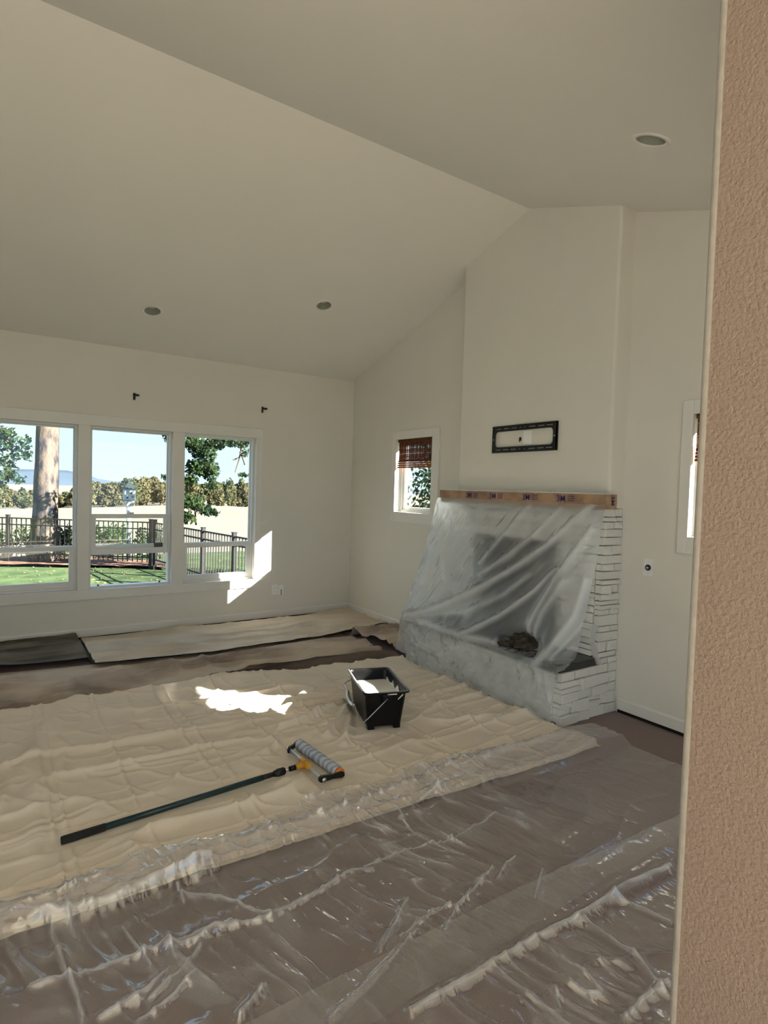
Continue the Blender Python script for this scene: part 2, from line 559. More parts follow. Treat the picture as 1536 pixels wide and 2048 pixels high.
def film(name, haze, f0, tint, rough, vary=0.0, vscale=6.0, bump=0.0, bscale=40.0, trans=0.5, stretch=(1, 1, 1), hazecol=(0.85, 0.88, 0.90), blur=0.0, ridged=False, graze=0.5):
    """clear polythene: see-through, a little milky, with a fresnel gloss"""
    m = bpy.data.materials.new(name)
    m.use_nodes = True
    nt = m.node_tree
    nt.nodes.clear()
    N, L = nt.nodes.new, nt.links.new
    out = N('ShaderNodeOutputMaterial')
    tr = N('ShaderNodeBsdfTransparent')
    tr.inputs[0].default_value = (*tint, 1)
    df = N('ShaderNodeBsdfDiffuse')
    df.inputs[0].default_value = (*hazecol, 1)
    tl = N('ShaderNodeBsdfTranslucent')
    tl.inputs[0].default_value = (*hazecol, 1)
    milk = N('ShaderNodeMixShader')
    milk.inputs[0].default_value = trans
    L(df.outputs[0], milk.inputs[1])
    L(tl.outputs[0], milk.inputs[2])
    body = N('ShaderNodeMixShader')
    body.inputs[0].default_value = haze
    tc = N('ShaderNodeTexCoord')
    mp = N('ShaderNodeMapping')
    mp.inputs['Scale'].default_value = stretch
    L(tc.outputs['Object'], mp.inputs[0])
    if vary > 0:
        n = N('ShaderNodeTexNoise')
        n.inputs['Scale'].default_value = vscale
        n.inputs['Detail'].default_value = 5
        L(mp.outputs[0], n.inputs['Vector'])
        mr = N('ShaderNodeMapRange')
        mr.inputs['From Min'].default_value = 0.3
        mr.inputs['From Max'].default_value = 0.7
        mr.inputs['To Min'].default_value = max(0, haze - vary)
        mr.inputs['To Max'].default_value = haze + vary
        L(n.outputs['Fac'], mr.inputs['Value'])
        lw2 = N('ShaderNodeLayerWeight')
        lw2.inputs['Blend'].default_value = 0.5
        p2 = N('ShaderNodeMath')
        p2.operation = 'POWER'
        p2.inputs[1].default_value = 2.2
        L(lw2.outputs['Facing'], p2.inputs[0])
        ad = N('ShaderNodeMath')
        ad.operation = 'MULTIPLY_ADD'
        ad.use_clamp = True
        ad.inputs[1].default_value = graze
        L(p2.outputs[0], ad.inputs[0])
        L(mr.outputs[0], ad.inputs[2])
        at = N('ShaderNodeAttribute')
        at.attribute_name = 'pleat_glint'  # milk from doubled film and from painted glints
        a3 = N('ShaderNodeMath')
        a3.operation = 'ADD'
        a3.use_clamp = True
        L(ad.outputs[0], a3.inputs[0])
        L(at.outputs['Fac'], a3.inputs[1])
        L(a3.outputs[0], body.inputs[0])
    thru = tr
    if blur > 0:
        rf_ = N('ShaderNodeBsdfRefraction')
        rf_.inputs['Color'].default_value = (*tint, 1)
        rf_.inputs['Roughness'].default_value = 0.45
        rf_.inputs['IOR'].default_value = 1.22
        thru = N('ShaderNodeMixShader')
        thru.inputs[0].default_value = blur
        L(tr.outputs[0], thru.inputs[1])
        L(rf_.outputs[0], thru.inputs[2])
    L(thru.outputs[0], body.inputs[1])
    L(milk.outputs[0], body.inputs[2])
    lw, fr = schlick(nt, f0)
    gl = N('ShaderNodeBsdfGlossy')
    gl.inputs['Roughness'].default_value = rough
    mx = N('ShaderNodeMixShader')
    L(fr.outputs[0], mx.inputs[0])
    L(body.outputs[0], mx.inputs[1])
    L(gl.outputs[0], mx.inputs[2])
    if bump > 0:
        n2 = N('ShaderNodeTexNoise')
        n2.inputs['Scale'].default_value = bscale
        n2.inputs['Detail'].default_value = 3
        if ridged:
            n2.noise_type = 'RIDGED_MULTIFRACTAL'
        L(mp.outputs[0], n2.inputs['Vector'])
        bp = N('ShaderNodeBump')
        bp.inputs['Strength'].default_value = bump
        bp.inputs['Distance'].default_value = 0.01
        L(n2.outputs['Fac'], bp.inputs['Height'])
        for s in (gl, lw):
            L(bp.outputs[0], s.inputs['Normal'])
    L(mx.outputs[0], out.inputs[0])
    MATS[name] = m
    return m


M_FILM = film('floor_polythene', 0.05, 0.17, (0.95, 0.93, 0.93), 0.11, vary=0.02, bump=0.22, bscale=34, trans=0.25, stretch=(1.7, 0.5, 1), ridged=True, hazecol=(0.93, 0.92, 0.95), graze=0.25)
M_FILM2 = film('fireplace_polythene', 0.13, 0.07, (0.98, 0.99, 1.0), 0.30, vary=0.05, vscale=3.0, trans=0.35, blur=0.5, hazecol=(0.90, 0.94, 0.97))

# ------------------------------------------------------------------ the room shell
RX0 = -7.6            # left wall
RY0 = -5.77           # room side of the front wall (the opening the camera looks through)
ZE = 2.868            # eave height
YR = -2.95            # ridge
SL1, SL2 = 0.325, 0.345
ZR = ZE - SL1 * YR


def zc(y):
    return ZE - SL1 * y if y > YR else ZR + SL2 * (y - YR)


W_X = [(-3.83, -3.048), (-2.945, -2.172), (-2.052, -1.262)]
W_Z = (0.485, 2.08)
struct(slab(rect(RX0, 0.2, -0.75, 3.1), [rect(a, b, *W_Z) for a, b in W_X], lambda a, b, d: (a, d, b), 0.16).build('wall_back', M_WALL),
       'off-white wall with the bank of three windows')
H4 = (-1.605, -0.965, 1.305, 2.10)
H5 = (-4.91, -4.27, 1.30, 2.09)
gable = [(0.16, -0.75), (0.16, ZE + 0.16), (YR, ZR + 0.2), (-5.9, zc(-5.9) + 0.2), (-9.6, 3.0), (-9.6, -0.75)]
struct(slab([(p[0], p[1]) for p in gable], [rect(*H4), rect(*H5)], lambda a, b, d: (d, a, b), 0.16).build('wall_right', M_WALL),
       'off-white gable wall that carries the fireplace')

CH_Y0, CH_Y1, CH_X = -3.79, -2.197, -0.17
ch = MB()
rad = 0.022
ring2 = [(0.02, CH_Y1)]
for k in range(7):
    a = math.pi / 2 * k / 6
    ring2.append((CH_X + rad - rad * math.sin(a), CH_Y1 - rad + rad * math.cos(a)))
ring2.append((CH_X, YR))
for k in range(7):
    a = math.pi / 2 * k / 6
    ring2.append((CH_X + rad - rad * math.cos(a), CH_Y0 + rad - rad * math.sin(a)))
ring2.append((0.02, CH_Y0))
ring2.append((0.02, YR))
ch.loft([[(x, y, 1.461) for x, y in ring2], [(x, y, zc(y) + 0.04) for x, y in ring2]], True)
struct(ch.build('wall_chimney', M_WALL, bevel=0), 'off-white chimney breast above the fireplace')

# recessed ceiling lights sit in real holes of the ceiling
LIGHTS = [(-2.538, -0.684), (-1.113, -1.269), (-1.123, -4.597)]
R_CAN = 0.070
holes1 = [[(x + R_CAN * math.cos(2 * math.pi * k / 28), y + R_CAN * math.sin(2 * math.pi * k / 28)) for k in range(28)] for x, y in LIGHTS]
c1 = slab([(RX0, YR), (0.0, YR), (0.0, 0.0), (RX0, 0.0)], holes1[:2], lambda a, b, d: (a, b, zc(b)), 0)
c2 = slab([(RX0, -5.95), (0.0, -5.95), (0.0, YR), (RX0, YR)], holes1[2:], lambda a, b, d: (a, b, ZR + SL2 * (b - YR)), 0)
c1.add(c2.v, c2.f)
struct(c1.build('ceiling', M_CEIL), 'off-white vaulted ceiling')
rf = MB()
rf.add([(RX0 - 0.4, 0.5, ZE + 0.1), (0.5, 0.5, ZE + 0.1), (0.5, YR, ZR + 0.28), (RX0 - 0.4, YR, ZR + 0.28), (RX0 - 0.4, -6.2, zc(-6.2) + 0.3), (0.5, -6.2, zc(-6.2) + 0.3)],
       [(0, 1, 2, 3), (3, 2, 5, 4)])
struct(rf.build('roof', M_GAP), 'roof above the vaulted ceiling')

# front wall with the wide opening, the room behind the camera
OPX = -2.78
nose = 0.011
fw = MB()
FY0, FY1 = -5.93, RY0
pr_ = []
for (cx, cy, a0) in ((OPX + nose, FY1 - nose, math.pi / 2), (OPX + nose, FY0 + nose, math.pi)):
    for k in range(7):
        a = a0 + math.pi / 2 * k / 6
        pr_.append((cx + nose * math.cos(a), cy + nose * math.sin(a)))
PIER = -2.42
prof = [(PIER, FY1)] + pr_ + [(PIER, FY0)]
fw.loft([[(x, y, 0.0) for x, y in prof], [(x, y, 3.05) for x, y in prof]], True)
fw.box(-0.8, 0.0, FY0, FY1, 0.0, 3.05)
fw.box(PIER, -0.8, FY0, FY1, 2.3, 3.05)  # head of an unseen second opening, added to let light in
struct(fw.build('wall_front', M_TAN), 'tan textured wall end beside the opening')
bead = MB()
bp_ = []
for k in range(7):
    a = math.pi * (0.5 + 0.5 * k / 6)
    bp_.append((OPX + nose + (nose + 0.0015) * math.cos(a), FY1 - nose + (nose + 0.0015) * math.sin(a)))
bp_ = [(OPX + 0.06, FY1 + 0.0015)] + bp_ + [(OPX - 0.0015, FY1 - nose - 0.003), (OPX + 0.004, FY1 - nose - 0.003), (OPX + 0.06, FY1 - 0.004)]
bead.loft([[(x, y, 0.0) for x, y in bp_], [(x, y, 3.0) for x, y in bp_]], True)
bead.build('corner_bead', mat('bead_paint', (0.38, 0.345, 0.30), 0.7, 0.2, var=0.1, vscale=60, bump=0.2), bpy.data.objects['wall_front'])
hd = MB().box(RX0, OPX + 0.02, FY0, FY1, 2.80, 3.05).box(RX0, -5.6, FY0, FY1, 0.0, 2.80)
struct(hd.build('trim_2', M_WALL), 'header above the wide opening')
# left wall with openings added for daylight, and the back room
struct(slab(rect(-9.6, 0.16, -0.75, 4.2), [rect(-5.6, -4.4, 0.06, 2.3), rect(-9.2, -6.2, 0.06, 2.6)], lambda a, b, d: (RX0 - d, a, b), 0.16).build('wall_left', M_WALL), 'unseen left wall with openings added to let in daylight')
struct(slab(rect(RX0 - 0.16, 0.16, -0.75, 3.1), [rect(-6.2, -0.6, 0.06, 2.6)], lambda a, b, d: (a, -9.5 - d, b), 0.16).build('wall_rear', M_WALL), 'rear wall of the adjoining room with an opening added for sunlight')  # unseen opening added so that sun falls on the floor behind
struct(MB().box(RX0, 0, -9.5, FY0, 2.95, 3.05).build('ceiling_adjoining', M_CEIL), 'ceiling of the adjoining room')
# door frames in the unseen openings that were added to light the room
for nme, pts in (('added_door_1', [(RX0 - 0.1, -5.6, -4.4)]), ('added_door_2', [(RX0 - 0.1, -9.2, -6.2)])):
    x, a, b = pts[0]
    m = MB()
    n = 3
    for k in range(n + 1):
        yy = a + (b - a) * k / n
        m.box(x - 0.03, x + 0.03, yy - 0.035, yy + 0.035, 0.06, 2.3)
    m.box(x - 0.03, x + 0.03, a, b, 2.25, 2.31)
    struct(m.build(nme, M_VINYL), 'unseen door frame in an opening added for daylight')
m = MB()
for k in range(5):
    xx = -6.2 + 5.6 * k / 4
    m.box(xx - 0.035, xx + 0.035, -9.63, -9.57, 0.06, 2.6)
struct(m.build('added_door_3', M_VINYL), 'unseen door frame in the added rear wall opening')  # frame for the added rear opening

struct(MB().box(RX0, 0.0, FY0, 0.0, -0.12, 0.0).build('floor', M_CARPET), 'brown carpet floor')
M_BOUNCE_TILE = mat('pale_bounce_tile', (0.74, 0.69, 0.60), 0.5, 0.3, var=0.05, vscale=3)  # pale so that it bounces sunlight into the main room
struct(MB().box(RX0, 0.0, -9.5, FY0, -0.12, 0.0).build('floor_adjoining', M_BOUNCE_TILE), 'unseen floor of the adjoining room, made pale to bounce sunlight')

# baseboards, raised a little above the floor with a dark gap below


def baseboard(name, pts_a, pts_b, inward):
    a, b, n = Vector(pts_a), Vector(pts_b), Vector(inward)
    m = MB()
    pr2 = [(0, 0.026), (0.016, 0.026), (0.016, 0.095), (0.010, 0.108), (0, 0.108)]
    m.loft([[p + n * d + Vector((0, 0, z)) for d, z in pr2] for p in (a, b)], True)
    o = struct(m.build(name, M_TRIM), 'white baseboard')
    g = MB()
    g.loft([[p + n * d + Vector((0, 0, z)) for d, z in ((0, 0.0), (0.006, 0.0), (0.006, 0.028), (0, 0.028))] for p in (a, b)], True)
    g.build('floor_gap', M_GAP, o)
    return o


baseboard('baseboard_back', (RX0, 0, 0), (0, 0, 0), (0, -1, 0))
bb = baseboard('baseboard_right', (0, -0.016, 0), (0, -2.03, 0), (-1, 0, 0))
baseboard('baseboard_far', (0, -3.82, 0), (0, RY0, 0), (-1, 0, 0))['label'] = 'white baseboard between the fireplace and the opening'
bb['label'] = 'white baseboard between the corner and the fireplace'

# ------------------------------------------------------------------ the bank of three windows
t1 = MB()
CT = 0.018
cx0, cx1 = W_X[0][0] - 0.105, W_X[2][1] + 0.075
t1.box(cx0, cx1, -CT, 0.0, W_Z[1], W_Z[1] + 0.105)
t1.box(cx0, cx1, -CT, 0.0, W_Z[0] - 0.095, W_Z[0])
t1.box(cx0, W_X[0][0], -CT, 0, W_Z[0], W_Z[1])
t1.box(W_X[2][1], cx1, -CT, 0, W_Z[0], W_Z[1])
for (a, b), (c, d) in zip(W_X[:-1], W_X[1:]):
    t1.box(b, c, -CT, 0, W_Z[0], W_Z[1])
struct(t1.build('trim_1', M_TRIM, bevel=0.003), 'flat white casing around the three windows')


def frame_rect(m, x0, x1, z0, z1, w, y0, y1, wt=None, wb=None):
    wt = w if wt is None else wt
    wb = w if wb is None else wb
    m.box(x0, x0 + w, y0, y1, z0, z1)
    m.box(x1 - w, x1, y0, y1, z0, z1)
    m.box(x0 + w, x1 - w, y0, y1, z1 - wt, z1)
    m.box(x0 + w, x1 - w, y0, y1, z0, z0 + wb)
    return m


def single_hung(name, x0, x1, lift, label):
    """fixed upper light and a sliding lower sash; lift = how far the lower sash is raised"""
    z0, z1 = W_Z
    root = empty(name, ((x0 + x1) / 2, 0.08, z0))
    struct(root, label)
    P = Matrix.Translation(Vector((-(x0 + x1) / 2, -0.08, -z0)))

    def put(m, nm, mt, bevel=0.002):
        m.v = [tuple(P @ Vector(p)) for p in m.v]
        return m.build(nm, mt, root, bevel=bevel)
    fr = frame_rect(MB(), x0, x1, z0, z1, 0.020, 0.055, 0.135)
    put(fr, 'window_frame', M_VINYL)
    zm = 0.885
    us = frame_rect(MB(), x0 + 0.02, x1 - 0.02, zm - 0.03, z1 - 0.02, 0.012, 0.105, 0.13, wt=0.012, wb=0.055)
    put(us, 'upper_sash', M_VINYL)
    put(MB().box(x0 + 0.03, x1 - 0.03, 0.116, 0.119, zm + 0.02, z1 - 0.03), 'pane', M_GLASS, 0)
    lz0, lz1 = z0 + 0.02 + lift, zm + 0.035 + lift - 0.01
    ls = frame_rect(MB(), x0 + 0.02, x1 - 0.02, lz0, lz1, 0.045, 0.068, 0.098, wt=0.042, wb=0.058)
    put(ls, 'lower_sash', M_VINYL)
    put(MB().box(x0 + 0.06, x1 - 0.06, 0.081, 0.084, lz0 + 0.05, lz1 - 0.035), 'pane', M_GLASS, 0)
    lk = MB().box((x0 + x1) / 2 - 0.03, (x0 + x1) / 2 + 0.03, 0.07, 0.10, lz1, lz1 + 0.018)
    lk.box((x0 + x1) / 2 - 0.012, (x0 + x1) / 2 + 0.02, 0.062, 0.075, lz1 + 0.003, lz1 + 0.014)
    put(lk, 'sash_lock', M_VINYL, 0.003)
    if lift > 0:
        put(MB().box(x1 - 0.15, x1 - 0.03, 0.098, 0.106, zm - 0.02, zm + 0.035), 'lock_keeper', M_GRIP, 0.002)
        for xx in (x0 + 0.09, x1 - 0.10):
            put(MB().box(xx - 0.008, xx + 0.008, 0.06, 0.075, z0 + 0.02, z0 + 0.035), 'stop_pin', M_BLACK, 0.001)
    return root


single_hung('window_1', *W_X[0], 0.0, 'closed single hung window by the big trunk')
single_hung('window_2', *W_X[1], 0.31, 'single hung window with its lower sash raised')
single_hung('window_3', *W_X[2], 0.0, 'closed single hung window nearest the corner')


def side_window(name, y0, y1, z0, z1, label, tname):
    root = empty(name, (0.11, (y0 + y1) / 2, z0))
    struct(root, label)
    P = Matrix.Translation(-Vector((0.11, (y0 + y1) / 2, z0)))

    def put(m, nm, mt, bevel=0.002):
        m.v = [tuple(P @ Vector(p)) for p in m.v]
        return m.build(nm, mt, root, bevel=bevel)

    def frm(a0, a1, b0, b1, w, x0, x1):
        m = MB()
        m.box(x0, x1, a0, a0 + w, b0, b1)
        m.box(x0, x1, a1 - w, a1, b0, b1)
        m.box(x0, x1, a0 + w, a1 - w, b1 - w, b1)
        m.box(x0, x1, a0 + w, a1 - w, b0, b0 + w)
        return m
    put(frm(y0, y1, z0, z1, 0.02, 0.07, 0.15), 'window_frame', M_VINYL)
    put(frm(y0 + 0.02, y1 - 0.02, z0 + 0.02, z1 - 0.02, 0.035, 0.09, 0.125), 'sash', M_VINYL)
    put(MB().box(0.105, 0.108, y0 + 0.05, y1 - 0.05, z0 + 0.05, z1 - 0.05), 'pane', M_GLASS, 0)
    c = frm(y0 - 0.115, y1 + 0.09, z0 - 0.10, z1 + 0.09, 0.09, -0.018, 0.0)
    c = MB()
    cw = 0.112
    c.box(-0.018, 0, y0 - cw, y0, z0 - cw, z1 + 0.09)
    c.box(-0.018, 0, y1, y1 + 0.07, z0 - cw, z1 + 0.09)
    c.box(-0.018, 0, y0, y1, z1, z1 + 0.09)
    c.box(-0.018, 0, y0, y1, z0 - cw, z0)
    struct(c.build(tname, M_TRIM, bevel=0.003), 'flat white casing of a small side window')
    return root


side_window('window_4', *H4, 'small single sash window between the corner and the fireplace', 'trim_3')
side_window('window_5', *H5, 'small single sash window beside the tan wall end', 'trim_4')


def bamboo_shade(y0, y1, z1, zb, label):
    """woven wood roman shade, partly raised: flat weave above, stacked folds below"""
    root = empty('bamboo_shade', (0.015, (y0 + y1) / 2, zb))
    tag(root, label, 'window shade', 'woven bamboo shades of the side windows')
    P = -Vector((0.04, (y0 + y1) / 2, zb))
    hd_ = MB().box(0.025, 0.055, y0, y1, z1 - 0.03, z1)
    hd_.v = [tuple(Vector(p) + P) for p in hd_.v]
    hd_.build('head_rail', M_BAMBOO, root)
    wv = MB()
    z = z1 - 0.03
    r = random.Random(int(abs(y0) * 100))
    while z > zb + 0.085:
        h = r.uniform(0.004, 0.009)
        g = r.choice((0.0006, 0.001, 0.0035, 0.0012))
        wv.box(0.038, 0.042, y0 + 0.003, y1 - 0.003, z - h, z)
        z -= h + g
    yy = y0 + 0.006
    while yy < y1:
        w = r.choice((0.003, 0.004, 0.012))
        wv.box(0.0365, 0.0435, yy, min(yy + w, y1), zb + 0.085, z1 - 0.03)
        yy += w + r.uniform(0.010, 0.024)
    wv.v = [tuple(Vector(p) + P) for p in wv.v]
    wv.build('weave', M_BAMBOO, root)
    for k in range(4):
        zz = zb + 0.022 * k
        f = MB()
        d = 0.026 - 0.004 * k
        f.loft([[(0.04 - d, y, zz), (0.04 + d * 0.6, y, zz + 0.002), (0.04 + d * 0.6, y, zz + 0.0215), (0.04 - d * 0.8, y, zz + 0.018)] for y in (y0 + 0.004, y1 - 0.004)], True)
        f.v = [tuple(Vector(p) + P) for p in f.v]
        f.build('fold', M_BAMBOOF if k < 3 else M_BAMBOO, root)


bamboo_shade(H4[0] + 0.008, H4[1] - 0.02, H4[3], 1.785, 'brown woven bamboo shade in the window between corner and fireplace')
bamboo_shade(H5[0] + 0.008, H5[1] - 0.012, H5[3], 1.785, 'brown woven bamboo shade in the window beside the tan wall end')

# ------------------------------------------------------------------ fireplace
FPR = empty('fireplace', (0, -2.95, 0))
tag(FPR, 'white painted ledger stone fireplace with raised hearth and black firebox', 'fireplace')
FP0 = Vector((0, -2.95, 0))


def fpart(m, name, mt, bevel=0.0, smooth=False, parent=None):
    m.v = [tuple(Vector(p) - FP0) for p in m.v]
    return m.build(name, mt, parent or FPR, smooth=smooth, bevel=bevel)


HY0, HY1, HX, HZ = -3.775, -2.06, -0.60, 0.362       # hearth block
SZ1 = 1.46                                         # top of the stone
FB = (-3.40, -2.50, 0.42, 1.19)                    # firebox opening y0 y1 z0 z1
SX = -0.20                                         # backing plane of the upper stone front
bk = MB()
bk.box(HX + 0.03, -0.001, HY0 + 0.03, HY1 - 0.03, 0.0, HZ)
bk.box(CH_X + 0.001, -0.001, HY0 + 0.02, -2.17, HZ, SZ1)
bk.box(SX, CH_X, HY0 + 0.02, FB[0], HZ, SZ1)
bk.box(SX, CH_X, FB[1], -2.17, HZ, SZ1)
bk.box(SX, CH_X, FB[0], FB[1], FB[3], SZ1)
fpart(bk, 'stone_backing', M_JOINT_SHADE)

fpart(MB().box(HX - 0.048, HX + 0.02, HY0 + 0.01, -2.75, 0.0, 0.022), 'base_gap', M_GAP)
# base stones, shared by all pieces
stone_meshes = []
for k in range(6):
    bm = bmesh.new()
    bmesh.ops.create_cube(bm, size=1.0)
    r = random.Random(50 + k)
    for v in bm.verts:
        if v.co.x < 0:
            v.co.x += r.uniform(-0.16, 0.12)
        v.co.y += r.uniform(-0.012, 0.012)
        v.co.z += r.uniform(-0.05, 0.05)
    bmesh.ops.bevel(bm, geom=[e for e in bm.edges if all(v.co.x < 0 for v in e.verts)], offset=0.045, segments=1, affect='EDGES')
    bmesh.ops.recalc_face_normals(bm, faces=bm.faces)
    me = bpy.data.meshes.new('stone')
    bm.to_mesh(me)
    bm.free()
    me.materials.append(M_STONE)
    stone_meshes.append(me)


def stone(c, size, rz=0.0):
    o = bpy.data.objects.new('stone', random.choice(stone_meshes))
    COL.objects.link(o)
    o.parent = FPR
    o.location = Vector(c) - FP0
    o.scale = size
    o.rotation_euler = (random.uniform(-0.012, 0.012), 0, rz)
    return o


def stone_rows(z0, z1, a0, a1, place, hole=None, hmin=0.05, hmax=0.095, lmin=0.12, lmax=0.30):
    """courses of stones between z0 and z1 along the axis a0..a1; place(a_mid, z_mid, length, height, depth)"""
    z = z0
    while z < z1 - 0.015:
        h = random.uniform(hmin, hmax)
        if z + h > z1 - 0.03:
            h = z1 - z
        a = a0
        while a < a1 - 0.01:
            l = random.uniform(lmin, lmax)
            if a + l > a1 - 0.07:
                l = a1 - a
            segs = [(a, a + l)]
            if hole and z + h > hole[2] + 0.01 and z < hole[3] - 0.01:
                segs = []
                if a < hole[0]:
                    segs.append((a, min(a + l, hole[0])))
                if a + l > hole[1]:
                    segs.append((max(a, hole[1]), a + l))
            for s0, s1 in segs:
                if s1 - s0 < 0.02:
                    continue
                if h > 0.075 and random.random() < 0.25 and s1 - s0 > 0.12:
                    hh = h * random.uniform(0.4, 0.6)
                    place((s0 + s1) / 2, z + hh / 2, s1 - s0 - 0.005, hh - 0.005, random.uniform(0, 0.02))
                    place((s0 + s1) / 2, z + (h + hh) / 2, s1 - s0 - 0.005, h - hh - 0.005, random.uniform(0, 0.02))
                else:
                    place((s0 + s1) / 2, z + h / 2, s1 - s0 - 0.005, h - 0.005, random.uniform(0, 0.02))
            a += l
        z += h


# hearth front
stone_rows(0.0, HZ, HY0 + 0.035, HY1, lambda a, z, l, h, d: stone((HX + 0.012 - d / 2 + 0.01, a, z), (0.05 + d, l, h)))
# hearth right side, and the side of the stone column above it
stone_rows(0.0, HZ, HX - 0.012, -0.002, lambda a, z, l, h, d: stone((a, HY0 + 0.012 - d / 2, z), (0.05 + d, l, h), math.pi / 2), lmin=0.11, lmax=0.24)
stone_rows(0.0, HZ, HX + 0.01, -0.02, lambda a, z, l, h, d: stone((a, HY1 - 0.012 + d / 2, z), (0.05 + d, l, h), -math.pi / 2), lmin=0.15, lmax=0.3)
stone_rows(HZ, SZ1, SX - 0.012, -0.002, lambda a, z, l, h, d: stone((a, HY0 + 0.012 - d / 2, z), (0.045 + d, l, h), math.pi / 2), hmin=0.03, hmax=0.075, lmin=0.09, lmax=0.22)
# upper front around the firebox
stone_rows(HZ + 0.05, SZ1 - 0.008, HY0 + 0.035, -2.16, lambda a, z, l, h, d: stone((SX + 0.008 - d / 2, a, z), (0.045 + d, l, h)), hole=FB, hmin=0.045, hmax=0.09, lmin=0.14, lmax=0.36)

sl_ = MB().box(-0.640, SX - 0.025, HY0 - 0.012, HY1 + 0.03, HZ, HZ + 0.05)
fpart(sl_, 'hearth_slab', M_SLAB, bevel=0.006)
fb = MB()
fb.box(SX + 0.01, SX + 0.012, FB[0], FB[1], FB[2], FB[3])
y0, y1, z0, z1 = FB
fbx = MB()
fbx.box(SX - 0.03, SX + 0.01, y0, y0 + 0.06, z0, z1)
fbx.box(SX - 0.03, SX + 0.01, y1 - 0.06, y1, z0, z1)
fbx.box(SX - 0.03, SX + 0.01, y0 + 0.06, y1 - 0.06, z1 - 0.12, z1)
fbx.box(SX - 0.03, SX + 0.01, y0 + 0.06, y1 - 0.06, z0, z0 + 0.12)
fo = fpart(fbx, 'firebox', M_FIREBOX, bevel=0.004)
fpart(fb, 'firebox_glass', M_FBGLASS)
for k in range(5):
    lv = MB().box(SX - 0.034, SX - 0.03, y0 + 0.08, y1 - 0.08, z1 - 0.10 + 0.016 * k, z1 - 0.092 + 0.016 * k)
    fpart(lv, 'louvre', M_FIREBOX)
MX0, MX1, MY0, MY1, MZ0, MZ1 = -0.30, CH_X, -3.85, -2.11, 1.462, 1.565
fpart(MB().box(MX0, MX1, MY0, MY1, MZ0, MZ1), 'mantel', M_TRIM, bevel=0.004)


def text_mesh(s, size, mtx, material, parent, name='lettering'):
    cu = bpy.data.curves.new('t', 'FONT')
    cu.body = s
    cu.size = size
    cu.extrude = 0.0003
    cu.align_x = 'CENTER'
    cu.align_y = 'CENTER'
    cu.offset = size * 0.012
    to = bpy.data.objects.new('t', cu)
    COL.objects.link(to)
    bpy.context.view_layer.update()
    dg = bpy.context.evaluated_depsgraph_get()
    me = bpy.data.meshes.new_from_object(to.evaluated_get(dg))
    bpy.data.objects.remove(to)
    me.materials.clear()
    me.transform(mtx)
    return link(name, me, material, parent)


# masking paper taped along the mantel front, printed with the tape maker's mark
mp_root = empty('masking_paper', (MX0, -2.98, MZ0))
tag(mp_root, 'brown masking paper strip taped along the mantel with purple print', 'masking paper')
MP0 = Vector((MX0, -2.98, MZ0))
ns, nt_ = 90, 7
S, T = np.meshgrid(np.linspace(0, 1, ns), np.linspace(0, 1, nt_))
yy = MY1 + 0.004 + (MY0 - 0.004 - MY1 - 0.004) * S
zz = MZ0 - 0.012 + (MZ1 - MZ0 + 0.004) * T
xx = MX0 - 0.004 - 0.006 * fbm(yy * 9, zz * 30, 3) * (1 - T * 0.8)
g = grid_mesh('paper_strip', np.stack([xx, yy, zz], -1) - np.array(MP0), M_PAPER, mp_root)
S2, T2 = np.meshgrid(np.linspace(0, 1, 12), np.linspace(0, 1, 6))
ep = np.stack([MX0 - 0.004 + (MX1 - MX0) * S2, MY0 - 0.005 - 0.003 * fbm(S2 * 3, T2 * 3, 5), MZ0 - 0.006 + (MZ1 - MZ0) * T2], -1)
grid_mesh('paper_end', ep - np.array(MP0), M_PAPER, mp_root)
for u in (937, 985, 1052, 1122):
    p = onx(u, 992 + (u - 937) * 0.02, MX0 - 0.012)
    zt = 1.518
    base = Matrix.Translation(Vector((MX0 - 0.0125, p[1], zt)) - MP0) @ Matrix.Rotation(-math.pi / 2, 4, 'Z') @ Matrix.Rotation(math.pi / 2, 4, 'X')
    text_mesh('3M', 0.062, base, M_INK, mp_root)
    bars = MB()
    for dz in (-0.012, 0.004, 0.02):
        bars.box(-0.0129, -0.0123, -0.115, -0.06, dz - 0.003, dz + 0.003)
    bars.v = [tuple(Vector((MX0 + a, p[1] + b, zt + c)) - MP0) for a, b, c in bars.v]
    bars.build('printed_bars', M_INK, mp_root)
base = Matrix.Translation(Vector((-0.225, MY0 - 0.0095, 1.515)) - MP0) @ Matrix.Rotation(math.pi / 2, 4, 'X') @ Matrix.Rotation(-math.pi / 2, 4, 'Z')
text_mesh('3M', 0.055, base, M_INK, mp_root)

# translucent sheet from the mantel over the hearth
nu, nv = 190, 210
U, V = np.meshgrid(np.linspace(0, 1, nu), np.linspace(0, 1, nv))
kv = [0, 0.05, 0.10, 0.66, 0.685, 0.71, 0.85, 1.0]
zx = np.interp(V, kv, [1.487, 1.470, 1.445, 0.452, 0.425, 0.395, 0.20, 0.045])
xx = np.interp(V, kv, [-0.3165, -0.320, -0.322, -0.632, -0.650, -0.656, -0.672, -0.685])
yl = np.interp(V, kv, [-2.095, -2.09, -2.085, -2.035, -2.03, -2.03, -2.02, -2.0])
yr = np.interp(V, kv, [-3.862, -3.862, -3.858, -3.80, -3.79, -3.785, -3.775, -3.775])
yy = yl + (yr - yl) * U
sag = np.clip((V - 0.10) / 0.56, 0, 1)
sag = np.where(V < 0.66, 4 * sag * (1 - sag), 0)
xx = xx + sag * 0.035 * (1 - 0.4 * np.sin(U * 3.1))
cb = np.clip((U - 0.90) / 0.10, 0, 1) ** 2
xx = xx + cb * np.interp(V, [0, 0.15, 0.55, 0.67, 0.70, 0.74, 1], [0, 0.02, 0.12, 0.17, 0.12, 0.02, 0.0])
Pb = np.stack([xx, yy, zx], -1)
px, py = proj(Pb)
